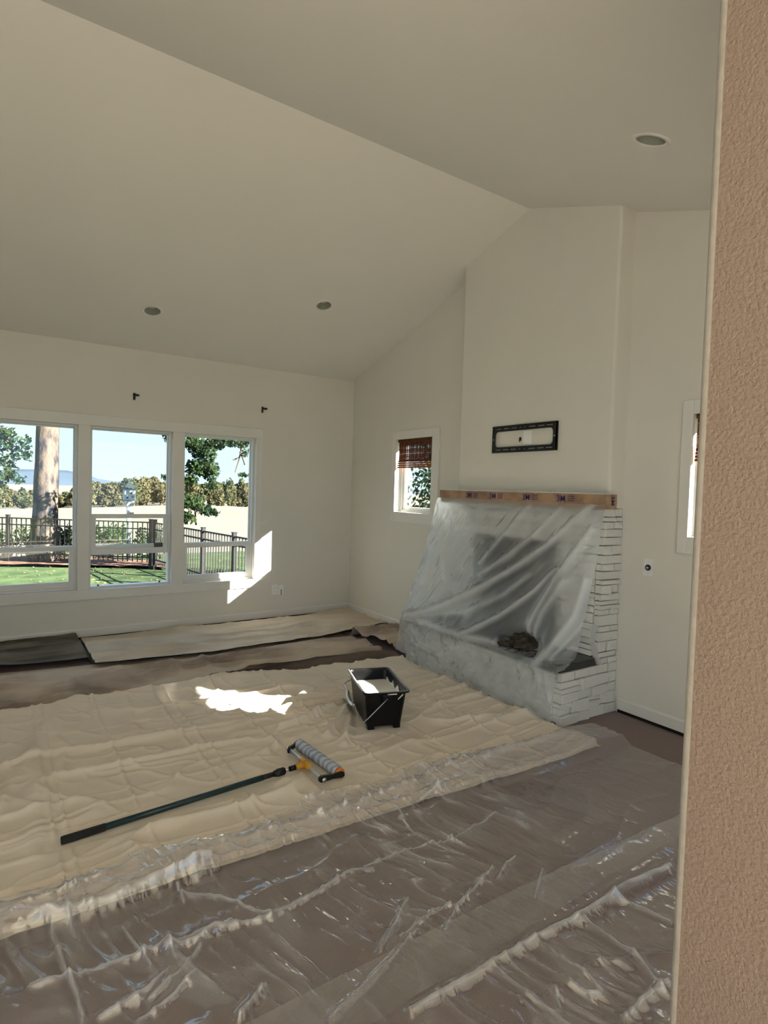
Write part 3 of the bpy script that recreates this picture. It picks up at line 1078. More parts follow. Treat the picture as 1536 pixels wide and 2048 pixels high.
nrm = np.zeros_like(Pb)
nrm[..., 0] = -0.92
nrm[..., 2] = 0.38
nrm[V > 0.70] = (-1.0, 0.0, 0.0)
disp = np.zeros_like(xx)
FOLDS = [
    ([(818, 1235), (890, 1210), (968, 1174), (1040, 1132), (1100, 1090), (1192, 1003)], 5.5, 0.040),
    ([(926, 1270), (1004, 1231), (1072, 1183), (1114, 1141)], 4.5, 0.034),
    ([(1049, 1275), (1070, 1234), (1117, 1156), (1186, 1057)], 5.0, 0.040),
    ([(1060, 1281), (1087, 1227), (1129, 1162)], 4.0, 0.030),
    ([(962, 1150), (1016, 1114), (1070, 1072), (1123, 1018)], 4.5, 0.024),
    ([(962, 1126), (1010, 1069), (1060, 1012)], 4.0, 0.020),
    ([(1070, 1329), (1105, 1293), (1153, 1233), (1174, 1162)], 7.0, 0.034),
    ([(818, 1235), (920, 1272), (1018, 1292), (1050, 1293)], 6.0, 0.028),
    ([(1228, 1030), (1201, 1162), (1186, 1257)], 5.0, 0.024),
    ([(818, 1237), (930, 1225), (1010, 1190), (1060, 1150)], 5.0, 0.020),
    ([(1102, 1320), (1150, 1270), (1180, 1240)], 3.5, 0.018),
    ([(884, 1010), (868, 1080), (845, 1160)], 8.0, 0.016),
    ([(900, 1020), (912, 1060)], 5.0, 0.010), ([(878, 1080), (890, 1160)], 5.0, 0.012),
    ([(835, 1290), (880, 1312), (905, 1300)], 4.0, 0.014), ([(870, 1300), (840, 1285), (822, 1262)], 3.0, 0.010),
    ([(1040, 1330), (1052, 1360)], 4.0, 0.02), ([(1075, 1340), (1080, 1375)], 4.0, 0.02), ([(1092, 1350), (1100, 1400)], 4.0, 0.02),
]
for pts, w, a in FOLDS:
    d = segdist(px, py, pts)
    disp += 0.62 * a * np.exp(-np.abs(d / (1.7 * w)) ** 1.6)
wr = 0.005 * (ridge(U * 11 + 7 * V + fbm(U * 3, V * 3, 4) * 3, V * 5 - U * 6, 11) - 0.5) + 0.004 * (ridge(U * 28 + 16 * V, V * 11 - U * 9 + fbm(U * 5, V * 5, 8) * 2, 21) - 0.5)
kd = np.hypot(px - 1043, (py - 1283) * 1.2)
disp -= 0.11 * np.exp(-(kd / 26) ** 2)
wr += np.where(V > 0.7, 0.010 * (fbm(U * 26, V * 18, 31) - 0.5), 0)
fade = np.clip((V - 0.03) / 0.1, 0, 1)
Pf = Pb + nrm * ((disp + wr * 1.2) * fade)[..., None]
Pf[..., 2] = np.where(V > 0.995, Pf[..., 2] + 0.03 * (fbm(U * 9, U * 0 + 3, 5) - 0.5), Pf[..., 2])
Pf[..., 0] = np.where((V > 0.70) & (U < 0.9), np.minimum(Pf[..., 0], -0.652), Pf[..., 0])
# it lies over the slab instead of cutting into it
ins = (Pf[..., 0] > -0.650) & (Pf[..., 1] > -3.797) & (Pf[..., 2] < HZ + 0.058) & (V > 0.5)
d_top, d_front, d_side = HZ + 0.058 - Pf[..., 2], Pf[..., 0] + 0.650, Pf[..., 1] + 3.797
up = ins & (d_top <= d_front) & (d_top <= d_side)
fr_ = ins & ~up & (d_front <= d_side)
sd = ins & ~up & ~fr_
Pf[..., 2] = np.where(up, HZ + 0.058, Pf[..., 2])
Pf[..., 0] = np.where(fr_, -0.650, Pf[..., 0])
Pf[..., 1] = np.where(sd, -3.797, Pf[..., 1])
# and turns over its edges instead of cutting the corner
Pf[..., 0] = np.where((up | sd) & (Pf[..., 0] < -0.585), -0.655, Pf[..., 0])
Pf[..., 1] = np.where((up | fr_) & (Pf[..., 1] < -3.745), -3.801, Pf[..., 1])
# it is pressed back and down under the rag
kc = np.array([-0.60, onx(1045, 1305, -0.60)[1], HZ + 0.064])
dy = Pf[..., 1] - kc[1]
top_r = np.where(dy < 0.14, 0.135 * np.sqrt(np.clip(1 - (dy / 0.150) ** 2, 0, 1)), 0)
top_r = np.maximum(top_r, np.where((dy > 0) & (dy < 0.245), 0.075 * np.clip((0.245 - dy) / 0.02, 0, 1), 0))
dep_r = np.maximum(0.115 * np.sqrt(np.clip(1 - (dy / 0.150) ** 2, 0, 1)), np.where((dy > 0) & (dy < 0.245), 0.045 * np.clip((0.245 - dy) / 0.02, 0, 1), 0))
zr = (Pf[..., 2] - kc[2]) / np.maximum(top_r, 1e-4)
under = (top_r > 0.01) & (V > 0.45) & (V < 0.69) & (zr < 1.0)
xb = kc[0] + dep_r * np.sqrt(np.clip(1 - np.clip(zr, 0, 1) ** 2, 0, 1)) + 0.006
Pf[..., 0] = np.where(under, np.maximum(Pf[..., 0], xb), Pf[..., 0])
low = under & (V > 0.655)
Pf[..., 0] = np.where(under & (V > 0.672), -0.655, Pf[..., 0])
Pf[..., 2] = np.where(low, HZ + 0.056, Pf[..., 2])
# its hem comes to rest on the cloth in front of the hearth
hem = 0.012 + main_h(Pf[..., 0], Pf[..., 1]) + 0.010
hem = np.where(Pf[..., 1] > -2.22, np.maximum(hem, 0.098), hem)
Pf[..., 2] = np.where(V > 0.75, np.maximum(Pf[..., 2], hem + 0.02 * (1 - V)), Pf[..., 2])
fs_root = empty('plastic_dust_sheet', (-0.5, -2.95, 0))
tag(fs_root, 'milky plastic dust sheet draped from the mantel over the stone hearth', 'plastic sheet')
F0 = np.array([-0.5, -2.95, 0.0])
dr = grid_mesh('drape', Pf - F0, M_FILM2, fs_root)
pl = np.zeros_like(xx)
for pts, w, a in FOLDS:
    pl = np.maximum(pl, np.clip(a / 0.03, 0.35, 1) * np.exp(-(segdist(px, py, pts) / (1.15 * w)) ** 2))
pl = pl * (0.55 + 0.45 * fbm(U * 14, V * 14, 77))
# crumpled corner and gathered bottom: thicker, with extra brightness put into the haze
pl = np.maximum(pl, 0.75 * np.exp(-((U - 0.06) / 0.14) ** 2) * np.exp(-((V - 0.22) / 0.22) ** 2) * fbm(U * 16, V * 9, 78))
pl = np.maximum(pl, 0.55 * np.exp(-((U - 0.86) / 0.12) ** 2) * np.exp(-((V - 0.45) / 0.25) ** 2) * fbm(U * 12 + 8 * V, V * 4, 79))
pl = np.maximum(pl, np.where(V > 0.70, 0.5 * (fbm(U * 22, V * 14, 80) - 0.25), 0))
att = dr.data.attributes.new('pleat_glint', 'FLOAT', 'POINT')  # doubled film in the folds, plus bright streaks painted as milk
att.data.foreach_set('value', np.clip(0.8 * pl, 0, 1).reshape(-1).astype(np.float32))
# narrow twisted tail of the sheet at the column
tl = np.linspace(0, 1, 24)
c0 = onx(1188, 1250, -0.42)
path = np.stack([np.interp(tl, [0, 0.6, 1], [c0[0], -0.30, -0.235]), np.interp(tl, [0, 0.6, 1], [c0[1], -3.80, -3.815]), np.interp(tl, [0, 0.6, 1], [c0[2], 0.52, 0.375])], -1)
wd = np.interp(tl, [0, 0.3, 1], [0.03, 0.016, 0.02])
row = [path + np.stack([wd * a, wd * a * -0.4, 0.004 * np.cos(a * 5) + 0 * wd], -1) for a in np.linspace(-1, 1, 7)]
grid_mesh('sheet_tail', np.stack(row, 0) - F0, M_FILM2, fs_root)

# crumpled rag knot on the hearth
th, ph = np.meshgrid(np.linspace(0, 2 * math.pi, 72), np.linspace(0.02, math.pi - 0.02, 40))
sp = 1 + 0.16 * np.sin(5 * th + 7 * ph + 3 * fbm(th * 2, ph * 3, 2)) + 0.25 * (fbm(th * 3, ph * 4, 9) - 0.5)
Xk = 0.075 * sp * np.sin(ph) * np.cos(th)
Yk = 0.105 * sp * np.sin(ph) * np.sin(th)
Zk = 0.052 * (1 + 0.10 * sp * np.cos(ph)) + 0.05 * sp * np.cos(ph)
Zk = np.maximum(Zk - Zk.min(), 0.002)
rg = empty('rag', tuple(kc))
tag(rg, 'small dark crumpled rag knotted on the hearth slab under plastic', 'rag')
grid_mesh('bundle', np.stack([Xk, Yk, Zk], -1), M_RAG, rg)
tt = np.linspace(0, 1, 40)
sw = MB().tube([(0.045 * math.cos(9 * t) * (1 - 0.8 * t) - 0.01, 0.05 * math.sin(9 * t) * (1 - 0.8 * t), 0.085 + 0.03 * t) for t in tt], [0.011 - 0.004 * t for t in tt], 8)
sw.build('twist', M_RAG, rg, smooth=True)
tl_ = MB().tube([(0.0, 0.09, 0.03), (-0.02, 0.14, 0.02), (-0.03, 0.19, 0.012), (-0.02, 0.22, 0.012)], [0.03, 0.022, 0.018, 0.010], 8)
tl_.build('loose_end', M_RAG, rg, smooth=True)

# ------------------------------------------------------------------ wall fittings
tv = empty('tv_wall_mount', (CH_X, -2.985, 1.995))
tag(tv, 'black slotted television wall bracket on the chimney breast', 'wall bracket')
w2, h2 = 0.3425, 0.1075
outer = rect(-w2, w2, -h2, h2)
inn = []
ri, iw, ih = 0.030, w2 - 0.037, h2 - 0.043
for cx, cz, a0 in ((iw - ri, ih - ri, 0), (-iw + ri, ih - ri, 90), (-iw + ri, -ih + ri, 180), (iw - ri, -ih + ri, 270)):
    for k in range(6):
        a = math.radians(a0 + 90 * k / 5)
        inn.append((cx + ri * math.cos(a), cz + ri * math.sin(a)))
slots = []
for sz in (h2 - 0.020, -h2 + 0.020):
    for cxx, ll in ((-0.27, 0.06), (-0.185, 0.065), (-0.10, 0.065), (-0.03, 0.02), (0.02, 0.02), (0.095, 0.07), (0.185, 0.07), (0.27, 0.065)):
        slots.append(rect(cxx - ll / 2, cxx + ll / 2, sz - 0.0035, sz + 0.0035))
sm = slab(outer, [inn] + slots, lambda a, b, d: (-0.018 + d, -a, b), 0.004)
sm.build('plate', M_BLACK, tv)
lip = MB()
for s in (1, -1):
    lip.box(-0.020, 0.0, -w2, w2, s * h2 - 0.004, s * h2 + 0.004)
    lip.box(-0.018, 0.0, s * (w2 - 0.004) - 0.004, s * (w2 - 0.004) + 0.004, -h2 + 0.004, h2 - 0.004)
lip.build('flange', M_BLACK, tv)
for s in (1, -1):
    MB().tube([(-0.023, s * (w2 - 0.02), 0.0), (-0.017, s * (w2 - 0.02), 0.0)], 0.006, 8).build('bolt', M_STEEL, tv)


def plate(name, loc, ax, w, h, label, cat, extra=None, group=None):
    """wall plate; ax 'x' hangs on a wall facing -x, 'y' on a wall facing -y"""
    r = empty(name, loc, 0.0 if ax == 'y' else -math.pi / 2)
    tag(r, label, cat, group)
    MB().box(-w / 2, w / 2, -0.006, 0.0, -h / 2, h / 2).build('cover', M_WHITEP, r, bevel=0.002)
    if extra:
        extra(r)
    return r


def ex_outlet(r):
    for s in (0.022, -0.022):
        m = MB().lathe([(0.016, 0), (0.016, 0.003), (0.014, 0.004)], 20)
        m.v = [(x, -0.006 - z, y + s) for x, y, z in m.v]
        m.build('socket', M_WHITEP, r)
        MB().box(-0.007, -0.005, -0.0108, -0.0098, s - 0.004, s + 0.006).box(0.005, 0.007, -0.0108, -0.0098, s - 0.004, s + 0.006).build('slot', M_BLACK, r)


def ex_cable(r):
    MB().tube([(0, -0.006, 0.0), (0, -0.018, 0)], 0.006, 10).build('jack', M_STEEL, r)
    MB().tube([(0, -0.018, 0), (-0.004, -0.03, -0.004), (-0.005, -0.034, -0.03), (-0.002, -0.02, -0.055)], 0.0035, 8).build('cable', M_GRIP, r, smooth=True)


plate('outlet', (-1.004, 0, 0.345), 'y', 0.072, 0.118, 'white duplex outlet plate under the window casing', 'outlet', ex_outlet)
plate('cable_plate', (-0.926, 0, 0.337), 'y', 0.066, 0.112, 'white wall plate with a short dark cable beside the outlet', 'wall plate', ex_cable)


def ex_knob(r):
    m = MB().lathe([(0.020, 0), (0.021, 0.004), (0.017, 0.010), (0.013, 0.012), (0.012, 0.006)], 24)
    m.v = [(x, -0.006 - z, y) for x, y, z in m.v]
    m.build('key_valve', M_BLACK, r)
    m = MB().lathe([(0.009, 0.004), (0.008, 0.016), (0.004, 0.019)], 16)
    m.v = [(x, -0.006 - z, y) for x, y, z in m.v]
    m.build('valve_stem', M_STEEL, r)
    for s in (0.042, -0.042):
        MB().tube([(0, -0.0075, s), (0, -0.005, s)], 0.003, 8).build('screw', M_STEEL, r)


plate('gas_key_plate', (0, -4.005, 1.066), 'x', 0.074, 0.116, 'white wall plate with a round black gas key valve', 'wall plate', ex_knob)
plate('blank_plate', (CH_X, -3.025, 1.995), 'x', 0.088, 0.112, 'blank off-white wall plate inside the television bracket', 'wall plate')
hole = empty('cable_hole', (CH_X, -2.945, 1.990), -math.pi / 2)
tag(hole, 'dark cable stub poking out inside the television bracket', 'cable')
MB().lathe([(0.012, 0.0), (0.012, 0.002), (0.008, 0.002)], 16).v
m = MB().lathe([(0.013, 0.0), (0.013, 0.003), (0.009, 0.004)], 16)
m.v = [(x, -z, y * 1.25) for x, y, z in m.v]
m.build('grommet', M_GRIP, hole)
MB().tube([(0, -0.003, 0), (0.002, -0.012, -0.004), (0.004, -0.014, -0.016), (0.003, -0.010, -0.026)], 0.004, 8).build('stub', M_BLACK, hole, smooth=True)


def bracket(x, z, kind, label):
    r = empty('curtain_rod_bracket', (x, 0, z))
    tag(r, label, 'bracket', 'curtain rod brackets above the windows')
    MB().box(-0.011, 0.011, -0.006, 0, -0.034, 0.034).build('wall_plate', M_BLACK, r, bevel=0.002)
    MB().tube([(0, -0.004, 0.004), (0, -0.05, 0.004)], 0.006, 10).build('arm', M_BLACK, r)
    m = MB()
    m.tube([(-0.02 if kind else -0.004, -0.05, 0.008), (0.026, -0.05, 0.008)], 0.011, 12)
    m.build('rod_cup', M_BLACK, r)
    m = MB().lathe([(0.004, 0), (0.010, 0.003), (0.010, 0.010), (0.004, 0.013)], 12)
    m.v = [(0.026 + z, -0.05 + x, 0.008 + y) for x, y, z in m.v]
    m.build('finial', M_BLACK, r)


bracket(-2.553, 2.403, 1, 'black curtain rod bracket above the raised middle window')
bracket(-1.197, 2.405, 0, 'black curtain rod bracket above the window nearest the corner')

# ------------------------------------------------------------------ recessed lights
LL = ['round recessed ceiling light above the middle window, away from the corner', 'round recessed ceiling light between window wall and chimney breast', 'round recessed ceiling light on the slope by the opening']
for (x, y), lb in zip(LIGHTS, LL):
    s = -SL1 if y > YR else SL2
    r = empty('recessed_light', (x, y, zc(y)))
    r.rotation_euler = (math.atan(s), 0, 0)
    tag(r, lb, 'ceiling light', 'recessed lights in the vaulted ceiling')
    MB().lathe([(R_CAN - 0.002, 0.0), (R_CAN, -0.006), (0.088, -0.006), (0.094, -0.002), (0.094, 0.001)], 40, cap=False).build('trim_ring', M_TRIM, r, smooth=True)
    MB().lathe([(R_CAN, 0.0), (R_CAN - 0.004, 0.03), (R_CAN - 0.012, 0.09), (0.0005, 0.095)], 32, cap=False).build('baffle', M_CAN, r, smooth=True)
    MB().lathe([(0.0005, 0.040), (0.025, 0.042), (0.042, 0.055), (0.040, 0.075), (0.02, 0.094)], 24, cap=False).build('bulb', M_BULB, r, smooth=True)

# ------------------------------------------------------------------ drop cloths on the floor


def cloth_grid(x0, x1, far, near, step):
    """far / near: lists of (x, y); returns X, Y grids between the two edges"""
    nx = int((x1 - x0) / step) + 1
    xs = np.linspace(x0, x1, nx)
    yf = np.interp(xs, [p[0] for p in far], [p[1] for p in far])
    yn = np.interp(xs, [p[0] for p in near], [p[1] for p in near])
    ny = int(np.max(yf - yn) / step) + 1
    t = np.linspace(0, 1, ny)[:, None]
    Y = yf[None] * (1 - t) + yn[None] * t
    X = np.repeat(xs[None], ny, 0)
    return X, Y, np.repeat(t, nx, 1)


far_e = fl([(-300, 1500), (57, 1428), (159, 1409), (254, 1394), (314, 1384), (396, 1369), (532, 1350), (655, 1336), (783, 1320), (816, 1318)])
X, Y, T = cloth_grid(-4.7, -0.652, far_e, [(-4.7, -4.02), (-3.7, -4.03), (-2.0, -4.07), (-0.65, -4.15)], 0.008)
jag = 0.02 * (fbm(X * 9, X * 0 + 1, 3) - 0.5)
Y = Y + jag * (1 - T) ** 6
edge = np.exp(-np.minimum(T, 1 - T) * 60) * (T < 0.5)
Z = 0.012 + main_h(X, Y) + 0.040 * edge * fbm(X * 7, Y * 0, 5)
Z = np.where(T > 0.985, np.maximum(Z * 0.5, 0.006), Z)
dc = empty('canvas_drop_cloth', (-2.6, -3.0, 0))
tag(dc, 'large cream canvas drop cloth under the roller and the paint bucket', 'drop cloth')
grid_mesh('canvas', np.stack([X + 2.6, Y + 3.0, Z], -1), M_CANVAS, dc)


def floor_h_main(x, y):
    return float(0.012 + main_h(np.array([[x]]), np.array([[y]]))[0, 0])


bc = fl([(-300, 1375), (68, 1344), (250, 1326), (410, 1309), (580, 1285), (768, 1257)])
bc[-1] = (-0.03, bc[-1][1])
# stained runner, just beyond the big cloth, and running under the cream one
X, Y, T = cloth_grid(-4.7, -0.66, [(p[0], p[1] + 0.10) for p in bc], [(p[0], p[1] - 0.05 + 0.03 * math.sin(9 * p[0])) for p in far_e], 0.015)
X2 = X + (X > -2.2) * np.clip((X + 2.2) / 1.54, 0, 1) * 0.0
wy = Y + 0.06 * (fbm(X * 2, Y * 2, 22) - 0.5)
Z = 0.006 + 0.040 * ridge(X * 1.1, wy * 5.5, 23) ** 3 + 0.022 * ridge(X * 2.6, wy * 14, 24) ** 3 + 0.010 * fbm(X * 3, Y * 5, 25)
def folds(X, Y, Z, lst):
    for pts, a, w in lst:
        Z = Z + a * np.exp(-np.abs(segdist(X, Y, fl(pts, 0.03)) / w) ** 1.3)
    return Z


Z = folds(X, Y, Z * 0.75, [([(0, 1375), (120, 1365), (250, 1350)], 0.03, 0.03), ([(300, 1345), (420, 1330), (560, 1318), (700, 1295)], 0.035, 0.028),
                           ([(430, 1320), (600, 1300), (770, 1280)], 0.035, 0.025), ([(80, 1400), (200, 1385), (280, 1372)], 0.025, 0.03), ([(335, 1315), (360, 1345)], 0.025, 0.025),
                           ([(400, 1310), (425, 1345)], 0.028, 0.025), ([(480, 1335), (560, 1325), (640, 1322)], 0.025, 0.02), ([(180, 1340), (270, 1338), (330, 1328)], 0.022, 0.02),
                           ([(600, 1310), (690, 1306), (780, 1296)], 0.03, 0.02), ([(150, 1365), (175, 1400)], 0.02, 0.02), ([(0, 1405), (60, 1398), (130, 1396)], 0.02, 0.03)])
ybc = np.interp(X, [p[0] for p in bc], [p[1] for p in bc])
yfe = np.interp(X, [p[0] for p in far_e], [p[1] for p in far_e])
ystrip = yfe + np.where(X > -2.47, np.interp(X, [-2.45, -2.0, -1.2, -0.67], [0.02, 0.14, 0.17, 0.16]), 0.0)
k = np.minimum(np.clip((ybc - 0.035 - Y) / 0.05, 0, 1), np.clip((Y - ystrip - 0.03) / 0.04, 0, 1))
Z = 0.006 + (Z - 0.006) * k
d3 = empty('stained_canvas_runner', (-2.5, -1.5, 0))
tag(d3, 'brown stained canvas runner between the cream cloths', 'drop cloth')
grid_mesh('canvas', np.stack([X + 2.5, Y + 1.5, Z], -1), M_CANVAS3, d3)
# dark brown strip of cloth in the gap
fe = [(p[0], p[1]) for p in far_e]
X, Y, T = cloth_grid(-2.45, -0.67, [(x, float(np.interp(x, [p[0] for p in fe], [p[1] for p in fe])) + float(np.interp(x, [-2.45, -2.0, -1.2, -0.67], [0.02, 0.14, 0.17, 0.16]))) for x in np.linspace(-2.45, -0.67, 24)], [(p[0], p[1] - 0.03) for p in fe], 0.012)
Z = 0.050 + 0.024 * ridge(X * 1.6, Y * 16 + X, 45) ** 3 + 0.012 * fbm(X * 4, Y * 6, 46)
yfe = np.interp(X, [p[0] for p in far_e], [p[1] for p in far_e])
k = np.clip((Y - yfe - 0.016) / 0.025, 0, 1) * np.clip((X + 2.45) / 0.10, 0, 1)
Z = np.where(T < 0.03, Z - 0.03, Z)
Z = 0.009 + (Z - 0.009) * k
d6 = empty('dark_canvas_strip', (-1.5, -1.85, 0))
tag(d6, 'dark brown cloth strip between the stained runner and the large cream cloth', 'drop cloth')
M_CANVAS5 = mat('canvas_dark_brown', (0.17, 0.13, 0.105), 0.9, 0.1, col2=(0.045, 0.036, 0.032), vscale=2.5, bump=0.15, bscale=200, stretch=(0.6, 2.0, 1), wrinkle=0.9)
grid_mesh('canvas', np.stack([X + 1.5, Y + 1.85, Z], -1), M_CANVAS5, d6)
# cream runner along the window wall
X, Y, T = cloth_grid(-3.02, -0.025, [(-4, -0.045), (-1.6, -0.06), (-0.9, -0.10), (0, -0.04)], bc, 0.015)
Y = Y - T ** 8 * 0.03 * (fbm(X * 6, X * 0, 41) - 0.3)
wy = Y + 0.07 * (fbm(X * 1.7, Y * 2, 32) - 0.5) + 0.05 * X
Z = 0.030 + 0.034 * ridge(X * 0.7, wy * 5, 33) ** 5 + 0.010 * fbm(X * 2.2, Y * 4, 34) + 0.024 * ridge(X * 1.6, wy * 12, 35) ** 4 * np.clip((X + 2.2) / 1.5, 0.1, 1)
Z = Z + 0.015 * np.exp(-(1 - T) * 25) * fbm(X * 5, X * 0, 36)
Z = folds(X, Y, Z, [([(400, 1290), (520, 1276), (640, 1262), (760, 1245)], 0.03, 0.018), ([(540, 1265), (640, 1250), (720, 1242)], 0.022, 0.016), ([(300, 1300), (360, 1293), (430, 1280)], 0.018, 0.018),
                    ([(620, 1275), (700, 1262), (770, 1252)], 0.028, 0.016), ([(470, 1262), (560, 1250)], 0.018, 0.016), ([(250, 1310), (262, 1285)], 0.015, 0.015)])
Z = np.where(T < 0.02, 0.012, Z)
d2 = empty('cream_canvas_runner', (-1.5, -0.5, 0))
tag(d2, 'cream canvas runner laid along the window wall to the corner', 'drop cloth')
grid_mesh('canvas', np.stack([X + 1.5, Y + 0.5, Z], -1), M_CANVAS2, d2)
# dark cloth at the left of it
X, Y, T = cloth_grid(-4.7, -2.955, [(-5, -0.03), (-2.9, -0.04)], [(-5, -0.80), (-3.45, -0.85), (-2.9, -0.90)], 0.015)
wy = Y + 0.05 * (fbm(X * 2, Y * 2, 52) - 0.5)
Z = 0.046 + 0.034 * ridge(X * 1.2, wy * 6, 53) ** 3 + 0.012 * fbm(X * 3, Y * 5, 54)
Z = 0.008 + (Z - 0.008) * np.clip((-3.028 - X) / 0.03, 0, 1)
d4 = empty('dark_canvas_cloth', (-3.8, -0.45, 0))
tag(d4, 'dark olive stained cloth lying against the baseboard', 'drop cloth')
grid_mesh('canvas', np.stack([X + 3.8, Y + 0.45, Z], -1), M_CANVAS4, d4)

# bunched cloth in the corner of the hearth
X, Y, T = cloth_grid(-0.62, -0.03, [(-1, -0.95), (0, -0.98)], [(-1, -1.98), (-0.3, -1.98), (0, -1.98)], 0.012)
an = fbm(X * 3, Y * 3, 61)
ybc = np.interp(X, [p[0] for p in bc], [p[1] for p in bc])
Z = 0.045 + 0.05 * ridge(X * 2.2 + an, Y * 6 + an * 2, 62) ** 2 + 0.03 * fbm(X * 5, Y * 5, 63) + 0.02 * ridge(X * 8, Y * 8, 64) ** 2
Z = 0.010 + (Z - 0.010) * np.clip((ybc - 0.04 - Y) / 0.04, 0, 1)
d5 = empty('bunched_canvas_cloth', (-0.32, -1.4, 0))
tag(d5, 'bunched brown canvas cloth in the nook beside the hearth', 'drop cloth')
grid_mesh('canvas', np.stack([X + 0.32, Y + 1.4, Z], -1), M_CANVAS3, d5)

# ------------------------------------------------------------------ clear plastic on the floor


def pleat_glint(o, val):
    """glints on crests and folds painted as white milk, stored per vertex"""
    at = o.data.attributes.new('pleat_glint', 'FLOAT', 'POINT')
    at.data.foreach_set('value', np.clip(val, 0, 1).reshape(-1).astype(np.float32))


def film_h(X, Y, seed, calm):
    w = fbm(X * 1.3, Y * 1.3, seed) - 0.5
    fine = ridge(X * 15 + 3.0 * w + Y * 5.0, Y * 2.2 + 1.5 * w, seed + 1) ** 3
    fine2 = ridge(X * 30 + 4 * w + Y * 11, Y * 4.5 + 2 * w, seed + 2) ** 3
    mid = ridge(X * 5.0 + Y * 3 + 3 * w, Y * 6 + 4 * w, seed + 3) ** 4
    lng = ridge(X * 0.8 + w, Y * 4.5 + 2.0 * w, seed + 4) ** 6
    patch = np.clip(1.6 * fbm(X * 1.8, Y * 1.8, seed + 6) - 0.25, 0.15, 1)
    crest = np.clip((fine - 0.55) / 0.45, 0, 1) * np.clip(patch - 0.2, 0, 1) + 0.8 * np.clip((fine2 - 0.6) / 0.4, 0, 1) * np.clip(patch - 0.3, 0, 1) + 0.25 * np.clip((mid - 0.5) * 2, 0, 1)
    film_h.crest = calm * crest * (0.25 + 0.75 * np.clip(2.2 * fbm(X * 9, Y * 5, seed + 9) - 0.6, 0, 1))  # wrinkle crests that carry the painted white glints
    return calm * (0.020 * fine * patch + 0.009 * fine2 * patch + 0.008 * mid * patch) + 0.022 * lng * (0.3 + 0.7 * calm)


x0, x1 = -4.7, -0.45
xs_e = np.linspace(x0, x1, 60)
far_p = [(x, np.interp(x, [-4.7, -3.7, -3.39, -3.0, -2.385, -1.58, -0.81, -0.4], [-3.86, -3.87, -3.885, -3.88, -3.85, -3.84, -3.89, -3.93]) + 0.012 * math.sin(7 * x)) for x in xs_e]
X, Y, T = cloth_grid(x0, x1, far_p, [(-4.7, -4.98), (-2.8, -4.948), (-1.97, -4.924), (-0.4, -4.89)], 0.006)
calm = np.clip(1 - np.clip((X + 1.9) / 1.0, 0, 1) * 0.85, 0, 1)
base = np.where(Y > -4.06, 0.014 + main_h(X, Y), 0.004)
yn_c = np.interp(X, [-4.7, -3.7, -2.0, -0.65], [-4.02, -4.03, -4.07, -4.15])
blend = np.clip((yn_c - 0.004 - Y) / 0.07, 0, 1)
base = (0.019 + main_h(X, Y)) * (1 - blend) + 0.004 * blend
H = base + 0.005 + film_h(X, Y, 70, calm)
PL = 0.8 * film_h.crest + 0.16 * np.clip((Y - yn_c) / 0.03, 0, 1)
# edge of the cloth below telegraphs through
H += 0.012 * np.exp(-((Y - yn_c) / 0.02) ** 2) * calm
for pts, a, w in (([(0, 1855), (120, 1850), (230, 1815), (330, 1775), (420, 1745)], 0.045, 0.030),
                  ([(365, 1795), (440, 1805), (490, 1830), (545, 1840), (620, 1800), (700, 1750), (745, 1745)], 0.034, 0.020),
                  ([(355, 1780), (368, 1812)], 0.02, 0.012),
                  ([(60, 1990), (180, 1960), (280, 1925), (380, 1890), (470, 1860), (540, 1845)], 0.030, 0.018),
                  ([(330, 1915), (400, 1890), (460, 1855)], 0.024, 0.016),
                  ([(115, 1905), (130, 1950), (150, 2000), (165, 2048)], 0.030, 0.016),
                  ([(245, 1860), (275, 1900), (300, 1945)], 0.022, 0.014), ([(325, 1880), (350, 1930)], 0.018, 0.014),
                  ([(300, 2010), (370, 1950), (400, 1900)], 0.022, 0.016), ([(200, 2040), (300, 1990), (340, 1950)], 0.022, 0.018),
                  ([(480, 2040), (505, 2010), (530, 1980)], 0.035, 0.018), ([(280, 2048), (350, 2000), (390, 1960)], 0.025, 0.016),
                  ([(760, 1905), (790, 1855), (815, 1800)], 0.026, 0.012), ([(890, 1870), (910, 1830), (950, 1780), (985, 1740)], 0.030, 0.012),
                  ([(800, 1880), (870, 1825), (925, 1808)], 0.018, 0.012), ([(995, 1760), (1010, 1735), (1030, 1715)], 0.022, 0.012),
                  ([(840, 1615), (870, 1600), (900, 1580)], 0.02, 0.018), ([(735, 1735), (830, 1700), (900, 1685), (990, 1635)], 0.014, 0.014),
                  ([(660, 2045), (720, 1990), (780, 1930), (830, 1870)], 0.030, 0.013), ([(1070, 1800), (1085, 1740)], 0.02, 0.012)):
    D_ = segdist(X, Y, fl(pts, 0.015))
    H += 0.8 * a * np.exp(-np.abs(D_ / (0.8 * w)) ** 1.4)
    PL = np.maximum(PL, 0.75 * np.exp(-(D_ / (0.45 * w)) ** 2) * (0.35 + 0.65 * fbm(X * 11, Y * 11, 5)))  # bright streaks painted along the folds
X1, Y1, H1 = X, Y, H
p1 = empty('clear_plastic_sheet', (-2.5, -4.4, 0))
tag(p1, 'clear crinkled plastic sheet overlapping the edge of the canvas', 'plastic sheet')
pleat_glint(grid_mesh('film', np.stack([X + 2.5, Y + 4.4, H], -1), M_FILM, p1), PL)

